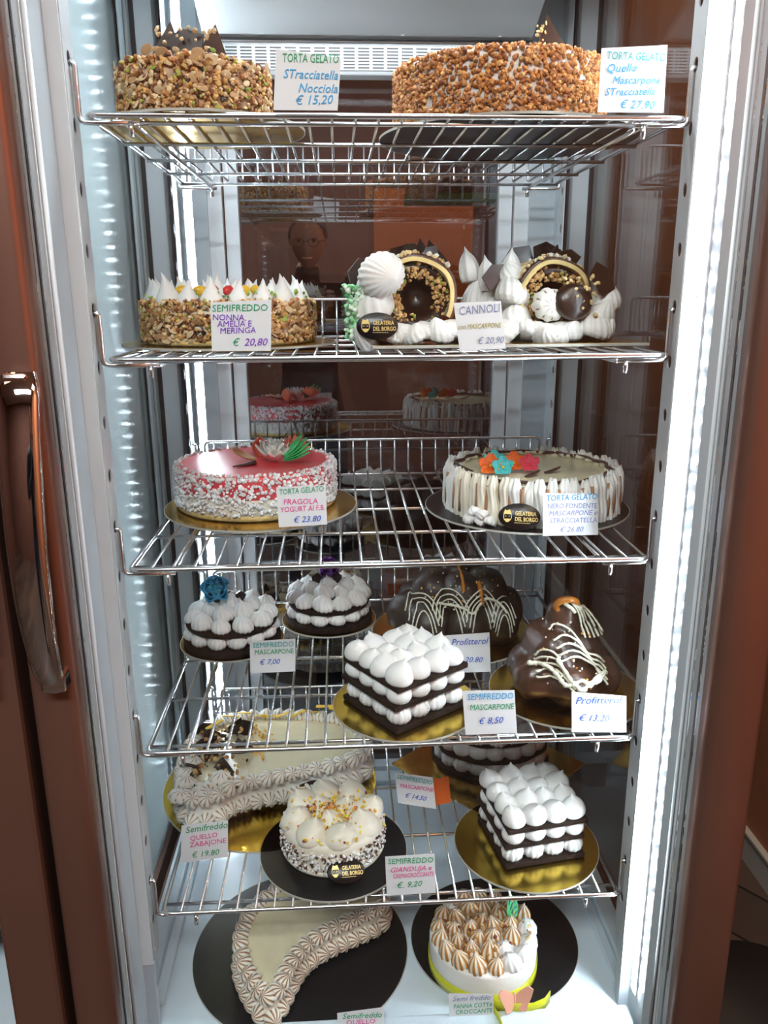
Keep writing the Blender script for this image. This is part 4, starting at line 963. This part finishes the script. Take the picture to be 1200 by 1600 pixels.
# ---- O: curved biscuit cake on a square gold board behind
def cake_curve():
    random.seed(12); z = SH[4]+.0035
    o = MB().box((0, 0, .0014), (.262, .262, .0028)).build('cake_board', 'gold', None, (.213, .355, z), (0, 0, -.24+.0), bevel=.0006)
    o.rotation_euler = (0, 0, .72); o.location = (.205, .345, z)
    tag(o, 'square gold board set corner forward under the curved biscuit cake', 'cake board')
    t = thing('curved_meringue_cake', 'large curved dark biscuit and meringue cake, behind the square one on the lowest shelf', 'cake', (.215, .375, z+.003))
    def band(zz, r0, r1, th=.008):
        mb = MB(); n = 40; rows = []
        for k in range(n+1):
            a = PI*.80+(PI*1.25)*k/n; wv = 1+.02*math.sin(9*a)
            rows.append([(r*math.cos(a)*1.05, r*math.sin(a)*.86, zq) for r, zq in ((r0, zz), (r1*wv, zz), (r1*wv, zz+th), (r0, zz+th), (r0, zz))])
        mb.grid(rows); mb.add(rows[0][:4], [(0, 1, 2, 3)]); mb.add(rows[-1][:4], [(3, 2, 1, 0)]); mb.build('dark_biscuit', 'dark_biscuit', t)
    band(0, .030, .108); band(.033, .032, .104); band(.066, .034, .100)
    for zz, kd in ((.008, 'side'), (.041, 'ball'), (.074, 'ribbed')):
        for k in range(12):
            a = PI*.84+(PI*1.17)*k/11
            for rr in ((.088, .052) if zz > .05 else (.089,)):
                put(kd, t, (rr*math.cos(a)*1.05, rr*math.sin(a)*.86, zz), (0, 0, k) if kd != 'ribbed' else (0, 0, 0), 1.15 if kd == 'ribbed' else (1.15, 1.15, 1.12))
cake_curve()
# ---- P: drop-shaped cake on the case floor
def cake_drop():
    random.seed(14)
    disc_board('very large round black board on the white case floor, left', -.149, .130, FL+.001, .181, 'black_board')
    x, y, z = -.130, .100, FL+.001
    t = thing('drop_cake', 'pale drop-shaped cake edged with toasted cream rosettes, on the case floor', 'cake', (x, y, z+.003))
    poly = [(-.213, .192), (-.238, .151), (-.246, .112), (-.245, .087), (-.241, .065), (-.231, .038), (-.218, .012), (-.201, -.012), (-.184, -.020), (-.172, .004), (-.160, .048), (-.135, .084), (-.096, .111), (-.054, .131), (-.016, .150), (-.002, .172), (-.012, .205), (-.083, .230), (-.175, .228)]
    border_cake(t, [(a-x, b-y) for a, b in poly], .050, 'toast', step=.0195)
cake_drop()
# ---- Q: cake with yellow ribbon
def cake_ribbon():
    random.seed(15)
    disc_board('round black board on the white case floor, right', .182, .133, FL+.001, .143, 'black_board')
    t = thing('ribbon_cake', 'white cake with caramelised meringue kisses, tied with a yellow ribbon and a pink butterfly', 'cake', (.153, .082, FL+.004))
    R = .088; H = .058
    cake_body('cake_body', t, R, H, 'white_cream')
    pr = MB(); n = 72; rows = []
    for zz in (.004, .012, .024): rows.append([((R+.0012)*math.cos(2*PI*k/n), (R+.0012)*math.sin(2*PI*k/n), zz) for k in range(n+1)])
    pr.grid(rows).build('ribbon', 'ribbon', t, thick=.0008)
    rib = t.children[-1]
    def tail(pts, w_):
        mb = MB(); rows = [[(a, b, c+w_*s) for s in (-.5, 0, .5)] for a, b, c in pts]; mb.grid(rows).build('ribbon_tail', 'ribbon', rib, thick=.0008)
    tail([(-.01, -.092, .013), (.01, -.098, .0125), (.035, -.106, .0125), (.06, -.106, .0125), (.080, -.098, .0125), (.092, -.085, .0125)], .023)
    tail([(-.004, -.092, .012), (.000, -.105, .010), (.004, -.12, .011), (.006, -.135, .012)], .020)
    rnd = random.Random(5)
    for rr, n, o in ((.074, 17, 0), (.048, 11, .2), (.020, 5, .3)):
        for k in range(n):
            a = 2*PI*k/n+o; X, Y = rr*math.cos(a), rr*math.sin(a)
            kd = 'whiterib' if (X > .02 and Y < .02 and rr > .06) or rnd.random() < .12 else 'amber'
            put(kd, t, (X, Y, H-.003), sc=rnd.uniform(.85, 1.02))
    crumbs('caramel_pieces', t, [((q*math.cos(a), q*math.sin(a), H+.010+rnd.uniform(0, .01)), (0, 0, 1)) for a, q in [(rnd.uniform(0, 6.3), rnd.uniform(0, .078)) for k in range(110)]], .002, .0048, [((.55, .28, .08), 3), ((.28, .08, .03), 2), ((.8, .6, .3), 1)], seed=5)
    bt = inst('butterfly', None, t, (.032, -.100, .028), (PI/2-.3, 0, .1))
    for s in (-1, 1):
        w_ = [(0, -.004), (s*.008, -.017), (s*.017, -.018), (s*.020, -.008), (s*.026, .004), (s*.030, .016), (s*.022, .021), (s*.008, .012), (0, .004)]
        MB().prism(w_ if s > 0 else w_[::-1], 0, .002).build('wing', 'petal_peach', bt, (0, 0, 0), (0, -s*.35, 0), bevel=.0006)
    MB().tube([(0, -.012, .001), (0, .0, .002), (0, .010, .001)], .0016, 6).build('butterfly_body', 'petal_peach', bt)
    g = inst('green_butterfly', None, t, (.052, .012, H+.012), (PI/2-.15, -.35, .35))
    w_ = [(0, 0), (.010, .004), (.016, .014), (.019, .028), (.016, .042), (.010, .047), (.002, .034), (-.005, .020), (-.005, .008)]
    MB().prism(w_, 0, .0012).build('wing', 'petal_green', g)
    for k in range(4): MB().tube([(.001+.001*k, .004+.009*k, .0014), (.008, .010+.009*k, .0018), (.015, .010+.010*k, .0014)], .0011, 5).build('wing_stripe', 'petal_blue', g)
    for s in (.0, 1): MB().tube([(.0+.003*s, .002, .0013), (.012, .03, .0014), (.012-.003*s, .042, .0013)], .0007, 5).build('wing_vein', 'petal_yellow', g)
cake_ribbon()

# ------------------------------------------------------------------ price cards
# bottom-left, bottom-right, top-right, top-left corners as (x, z above the middle shelf), and y
CARDS = [
 ('price card reading Torta Gelato Stracciatella Nocciola', -.012, (-.132, .5395), (-.061, .5395), (-.056, .593), (-.127, .602),
  [('TORTA GELATO', .86, .10, 'ink_green', .0095), ('STracciatella', .60, .12, 'ink_sky', .0100), ('Nocciola', .38, .36, 'ink_sky', .0100), ('€ 15,20', .16, .32, 'ink_sky', .0100)]),
 ('price card reading Quello Mascarpone Stracciatella', -.012, (.233, .5395), (.309, .5395), (.310, .610), (.235, .606),
  [('TORTA GELATO', .88, .08, 'ink_teal', .0098), ('Quello', .68, .08, 'ink_sky', .0105), ('Mascarpone', .49, .18, 'ink_sky', .0095), ('STracciatella', .31, .08, 'ink_sky', .0095), ('€ 27,90', .12, .32, 'ink_sky', .0105)]),
 ('price card reading Nonna Amelia e Meringa, leaning on the nut-sided cake', .060, (-.227, .2725), (-.152, .2725), (-.149, .336), (-.226, .333),
  [('SEMIFREDDO', .87, .02, 'ink_green', .0100), ('NONNA.', .69, .02, 'ink_purple', .0088), ('AMELIA E', .55, .10, 'ink_purple', .0088), ('MERINGA', .41, .14, 'ink_purple', .0088), ('€', .17, .34, 'ink_green', .0110), ('20,80', .17, .54, 'ink_purple', .0110)]),
 ('price card reading Cannoli con Mascarpone', .020, (.086, .2725), (.144, .2755), (.137, .333), (.078, .331),
  [('CANNOLI', .82, .08, 'ink_grey', .0110), ('con MASCARPONE', .50, .02, 'ink_ochre', .0066), ('€ 20,90', .19, .40, 'ink_grey', .0085)]),
 ('price card reading Torta Gelato Fragola Yogurt', .130, (-.157, .0155), (-.087, .0185), (-.088, .076), (-.159, .074),
  [('TORTA GELATO', .87, .05, 'ink_green', .0088), ('FRAGOLA', .62, .12, 'ink_pink', .0085), ('YOGURT AI F.B.', .43, .05, 'ink_pink', .0085), ('€ 23.80', .16, .30, 'ink_blue', .0095)]),
 ('price card reading Nero Fondente Mascarpone e Stracciatella', .096, (.223, .0045), (.304, .0045), (.301, .064), (.222, .067),
  [('TORTA GELATO', .87, .06, 'ink_sky', .0098), ('NERO FONDENTE', .69, .08, 'ink_lilac', .0086), ('MASCARPONE e', .52, .10, 'ink_lilac', .0086), ('STRACCIATELLA', .35, .12, 'ink_lilac', .0086), ('€ 26.80', .14, .30, 'ink_lilac', .0090)]),
 ('price card reading Semifreddo Mascarpone 7,00 euro, before the blue-rose cake', .225, (-.222, -.2635), (-.148, -.2625), (-.146, -.206), (-.221, -.209),
  [('SEMIFREDDO', .87, .06, 'ink_teal', .0095), ('MASCARPONE', .65, .10, 'ink_green', .0088), ('€ 7,00', .33, .20, 'ink_blue', .0095)]),
 ('price card reading Semifreddo Mascarpone 8,50 euro, on the fourth shelf edge', .012, (.104, -.2625), (.178, -.2625), (.173, -.198), (.099, -.197),
  [('SEMIFREDDO', .86, .08, 'ink_sky', .0098), ('MASCARPONE', .62, .12, 'ink_green', .0090), ('€ 8,50', .30, .26, 'ink_blue', .0100)]),
 ('price card reading Profitterol 13,20 euro, rightmost on the fourth shelf', .008, (.256, -.2615), (.335, -.2645), (.333, -.210), (.254, -.201),
  [('Profitterol', .78, .06, 'ink_blue', .0118), ('€ 13,20', .36, .12, 'ink_blue', .0105)]),
 ('price card reading Profitterol 20.80 euro, before the large dark mound', .205, (.103, -.2635), (.176, -.2635), (.173, -.196), (.100, -.199),
  [('Profitterol', .80, .12, 'ink_blue', .0120), ('€ 20.80', .34, .24, 'ink_blue', .0100)]),
 ('price card reading Semifreddo Mascarpone 14.50 euro, before the orange card', .180, (.020, -.490), (.085, -.504), (.079, -.446), (.015, -.435),
  [('SEMIFREDDO', .88, .04, 'ink_teal', .0084), ('MASCARPONE', .60, .10, 'ink_pink', .0076), ('€ 14.50', .30, .20, 'ink_blue', .0088)]),
 ('price card reading Quello Zabajone € 19.80', .105, (-.333, -.5315), (-.258, -.5245), (-.255, -.461), (-.328, -.467),
  [('Semifreddo', .86, .08, 'ink_green', .0115), ('QUELLO', .62, .18, 'ink_pink', .0088), ('ZABAJONE', .45, .18, 'ink_pink', .0090), ('€ 19.80', .17, .22, 'ink_green', .0105)]),
 ('price card reading Gianduja e Cremacroccante', .012, (-.009, -.5305), (.065, -.5285), (.063, -.464), (-.011, -.466),
  [('SEMIFREDDO', .87, .05, 'ink_green', .0098), ('GIANDUJA e', .65, .08, 'ink_pink', .0085), ('CREMACROCCANTE', .49, .14, 'ink_pink', .0078), ('€. 9,20', .25, .20, 'ink_green', .0100)]),
 ('price card cut off by the bottom edge, reading Semifreddo, before the drop cake', -.036, (-.087, -.7335), (-.016, -.7335), (-.017, -.692), (-.087, -.698),
  [('Semifreddo', .82, .10, 'ink_green', .0098), ('QUELLO', .50, .18, 'ink_pink', .0088)]),
 ('price card reading Panna Cotta Croccante, before the ribbon cake', -.028, (.083, -.7335), (.152, -.7335), (.151, -.687), (.082, -.682),
  [('Semi freddo', .82, .08, 'ink_grey', .0090), ('PANNA COTTA', .56, .10, 'ink_green', .0078), ('CROCCANTE', .36, .14, 'ink_green', .0078), ('€ 20.50', .14, .30, 'ink_grey', .0078)]),
]
def price_cards():
    for lab, y, bl, br, tr, tl, lines in CARDS:
        lean = .10
        o3 = Vector((bl[0], y, Z0+bl[1])); up_h = ((tl[1]-bl[1])+(tr[1]-br[1]))/2
        def P(c): return Vector((c[0]-bl[0], (c[1]-bl[1])*lean, c[1]-bl[1]))
        q = [P(bl), P(br), P(tr), P(tl)]; n = (q[1]-q[0]).cross(q[3]-q[0]).normalized()
        b = MB(); vs = [v-n*.0004 for v in q]+[v for v in q]
        b.add(vs, [(0, 1, 2, 3)[::-1], (4, 5, 6, 7), (0, 1, 5, 4), (1, 2, 6, 5), (2, 3, 7, 6), (3, 0, 4, 7)], False)
        if n.y > 0: n = -n
        card = b.build('price_card', 'paper', None, o3); tag(card, lab, 'price card')
        ex = (q[1]-q[0]).normalized(); wd = (q[1]-q[0]).length; ez = n.cross(ex)
        R = Matrix((ex, ez, n)).transposed().to_4x4()
        for body, v, u, ink, size in lines:
            size *= 1.32 if len(lines) < 5 else 1.2
            p = q[0].lerp(q[1], u).lerp(q[3].lerp(q[2], u), v)+n*.0006
            tx = text(body, size, ink, card, (0, 0, 0), shear=.1 if body.isupper() else .3, weight=0)
            wmax = wd*(1-u)*.97; tw = tx.dimensions.x if tx.dimensions.x > 0 else .001
            tw = max((v_.co.x for v_ in tx.data.vertices), default=.01); k = min(1, wmax/tw)
            tx.matrix_basis = Matrix.Translation(p) @ R @ Matrix.Rotation(random.uniform(-.03, .03), 4, 'Z') @ Matrix.Diagonal((k, 1, 1, 1))
price_cards()
# orange tag behind the 14.50 card
o = MB().box((0, 0, 0), (.05, .0008, .045)).build('orange_tag', 'orange_card', None, (.088, .205, SH[4]+.045), (-.3, 0, .25)); tag(o, 'small orange card tucked behind the € 14.50 price card', 'card')

# ------------------------------------------------------------------ neighbour fridge contents
disc_board('gold board inside the next fridge, at the left edge', -.64, .12, SH[4]-.037, .10, 'gold_bright')
tt = mound('dark chocolate mound in the next fridge, at the bottom left edge', 'profiterole_mound', -.64, .12, SH[4]-.037, [(.05*math.cos(a), .05*math.sin(a), .035, .04) for a in [PI*k/3 for k in range(6)]]+[(0, 0, .075, .04)], 'darkglaze')
tag(MB().lathe([(.12, 0), (.16, .015), (.17, .04), (.15, .06), (.02, .065)], 40).build('stool_base', 'gasket', None, (.77, .27, 0)), 'black rounded stool base on the wooden floor, bottom right', 'stool base')

# ------------------------------------------------------------------ things behind the rear glass
def behind():
    r = thing('shop_rack', 'dark rack with shelves behind the rear glass', 'rack', (.05, 1.42, 0))
    for z in (.36, .52, .66, .95): MB().box((0, 0, z), (1.3, .30, .02)).build('shelf_board', 'rack', r)
    for x in (-.64, .64): MB().box((x, 0, .55), (.03, .30, 1.1)).build('side_panel', 'rack', r)
    MB().box((0, .15, .5), (1.3, .01, 1.0)).build('back_panel', 'rack', r)
    for i, (x, z, m, l) in enumerate(((.09, .53, 'pack_red', 'red snack packet seen through the rear glass, upper one'), (.09, .37, 'pack_orange', 'orange snack packet behind the rear glass, lower one'), (-.03, .53, 'pack_blue', 'dark blue snack packet behind the rear glass, upper one'), (-.06, .37, 'pack_blue', 'dark blue snack packet behind the rear glass, lower one'))):
        b = MB(); rows = []
        for k in range(13):
            u = k/12; th = .022*math.sin(PI*u)**.6+.0008
            rows.append([(.045*math.cos(a*PI/8)*(1 if True else 1), th*math.sin(a*PI/8), .13*u) for a in range(17)])
        b.grid(rows).build('snack_packet', m, None, (x, 1.34, z), (0, 0, .1*i)); tag(C.objects[-1], l, 'snack packet')
    t = thing('hanging_lightbox', 'white and green box hanging behind the rear glass, upper right', 'box', (.27, 1.45, Z0+.59))
    MB().box((-.09, 0, .06), (.09, .08, .12)).build('white_panel', 'box_white', t, bevel=.015); MB().box((.04, 0, .01), (.36, .07, .03)).build('green_band', 'box_green', t, bevel=.004)
    MB().box((.06, .01, .07), (.30, .06, .09)).build('dark_panel', 'rack', t, bevel=.004); MB().box((-.02, -.01, .125), (.13, .06, .018)).build('green_lid', 'box_green', t, bevel=.004)
    MB().tube([(0, .01, .1), (0, .01, TOP+.84-Z0-.59)], .006).build('hanger', 'rack', t)
    tag(MB().box((0, 0, 0), (.42, .01, .60)).build('orange_wall_panel', 'wall_o', None, (.30, 2.57, Z0+.46)), 'plain orange panel on the back wall, seen through the rear glass', 'panel')  # flat panel standing in for the orange stretch of wall
behind()

# ------------------------------------------------------------------ the photographer, mirrored in the rear glass
def person():
    P = thing('person', 'person in a black jacket and glasses holding up a phone, mirrored in the rear glass', 'person', (-.20, -1.30, 0))
    J = {}; E_ = []
    def j(n, co, r, par=None):
        J[n] = (co, r, par)
    j('pelvis', (0, 0, .95), .13); j('waist', (0, 0, 1.08), .125, 'pelvis'); j('chest', (0, .01, 1.30), .15, 'waist'); j('neck0', (0, .01, 1.46), .075, 'chest'); j('neck', (.0, .03, 1.53), .055, 'neck0'); j('headb', (.01, .05, 1.575), .06, 'neck')
    for s, n in ((-1, 'l'), (1, 'r')):
        j('sh'+n, (s*.17, .01, 1.41), .07, 'chest')
        j('el'+n, (s*.22, .08, 1.16), .047, 'sh'+n); j('wr'+n, (.136+s*.055, .255, 1.39), .028, 'el'+n)
        j('hip'+n, (s*.09, 0, .90), .095, 'pelvis'); j('kn'+n, (s*.10, .02, .50), .058, 'hip'+n); j('an'+n, (s*.10, -.01, .09), .040, 'kn'+n); j('to'+n, (s*.11, .14, .04), .036, 'an'+n)
    names = list(J); me = bpy.data.meshes.new('body')
    me.from_pydata([J[n][0] for n in names], [(names.index(n), names.index(J[n][2])) for n in names if J[n][2]], [])
    o = bpy.data.objects.new('body', me); C.objects.link(o)
    sk = o.modifiers.new('skin', 'SKIN')
    for i, n in enumerate(names): v = me.skin_vertices[0].data[i]; v.radius = (J[n][1], J[n][1]*(.72 if n in ('pelvis', 'waist', 'chest') else 1)); v.use_root = (i == 0)
    o.modifiers.new('sub', 'SUBSURF').levels = 2
    me2 = to_mesh(o, 'body')
    for m in ('jacket', 'jeans', 'skin', 'shoe'): me2.materials.append(M[m])
    for p in me2.polygons:
        z = p.center.z; p.use_smooth = True
        p.material_index = 3 if z < .085 else 1 if z < .93 else 2 if z > 1.555 and abs(p.center.x) < .12 else 0
    B = inst('body', me2, P)
    # head
    V = []; rows = []
    for i in range(25):
        ph = -PI/2+PI*i/24; row = []
        for k in range(33):
            a = 2*PI*(k % 32)/32; x, y, z = math.cos(ph)*math.cos(a), math.cos(ph)*math.sin(a), math.sin(ph)
            X, Y, Z = x*.076, y*.095, z*.118
            if z < 0: X *= 1-.28*(-z)**1.3; Y *= 1-.10*(-z)
            if y > .6: 
                Y += .022*math.exp(-(x/.13)**2-((z+.12)/.17)**2)*(1)+.006*math.exp(-(x/.3)**2-((z+.52)/.08)**2)+.006*math.exp(-(x/.25)**2-((z+.85)/.14)**2)
                Y -= .010*(math.exp(-((abs(x)-.38)/.16)**2-((z-.08)/.12)**2)); Y += .005*math.exp(-((z-.25)/.08)**2)
            row.append((X, Y, Z))
        rows.append(row)
    H = MB().grid(rows).build('head', 'skin', P, (.01, .075, 1.665), (-.22, 0, .05))
    hr = [[(x*1.06, y*1.05-.006, z*1.05+.006) for x, y, z in r] for r in rows[12:]]
    hb = MB(); 
    for i in range(len(hr)-1):
        for k in range(32):
            q = [hr[i][k], hr[i][k+1], hr[i+1][k+1], hr[i+1][k]]; c = [sum(p[m] for p in q)/4 for m in range(3)]
            if c[1] < .045+ (c[2]-.06)*.6 or c[2] > .098: hb.add(q, [(0, 1, 2, 3)])
    hb.build('hair', 'hair', H, thick=.008)
    for s in (-1, 1):
        MB().lathe([(.002, -.016), (.011, -.010), (.013, .004), (.009, .016), (.002, .019)], 16, ex=.5).build('ear', 'skin', H, (s*.077, .0, -.005), (.1, 0, 0))
        MB().lathe([(.001, -.011), (.008, -.007), (.011, 0), (.008, .007), (.001, .011)], 16).build('eye', 'hair', H, (s*.030, .074, .010))
        MB().tube([(s*.031+.022*math.cos(2*PI*k/20), .103, .006+.017*math.sin(2*PI*k/20)) for k in range(20)], .0014, 6, True).build('glasses_rim', 'hair', H)
        MB().tube([(s*.052, .103, .008), (s*.078, .06, .008), (s*.078, -.005, .006)], .0014, 6).build('glasses_temple', 'hair', H)
    MB().tube([(-.009, .104, .009), (0, .110, .012), (.009, .104, .009)], .0014, 6).build('glasses_bridge', 'hair', H)
    MB().tube([(-.022, .092, -.058), (0, .101, -.058), (.022, .092, -.058)], .0042, 8).build('lips', 'petal_peach', H)
    # hands: palm and five separate fingers curled round the phone
    for s in (-1, 1):
        h = inst('hand', None, P, (.136+s*.055, .262, 1.40))
        pm_ = MB().lathe([(.012, -.02), (.022, -.005), (.026, .02), (.026, .045), (.018, .058), (.004, .062)], 18, ex=.55, ey=.95); pm_.build('palm', 'skin', h, (0, 0, -.01), (-.3, 0, 0))
        for k in range(4):
            l = (.030, .034, .032, .024)[k]; zz = .048-.017*k
            MB().tube([(0, .012, zz), (-s*.006, .034, zz+.004), (-s*.020, .040, zz+.004), (-s*(.014+l*.8), .0395, zz+.002)], .0075, 10, radii=[.0085, .008, .0072, .0062]).build('finger', 'skin', h)
        MB().tube([(0, -.010, .015), (-s*.004, .000, .038), (-s*.014, .005, .052), (-s*.024, .010, .058)], .009, 10, radii=[.011, .010, .009, .0075]).build('thumb', 'skin', h)
    return P
person()
ph = MB().box((0, 0, 0), (.156, .008, .074)).build('phone', 'phone', None, (-.064, -1.0005, 1.4497), (0, 0, 0), bevel=.003)
tag(ph, 'black phone held up by the person mirrored in the rear glass', 'phone')
for x_ in (-.055,): MB().lathe([(.006, 0), (.006, .0015), (.004, .002)], 20).build('lens_ring', 'mirror_chrome', ph, (x_, .004, .02), (-PI/2, 0, 0))
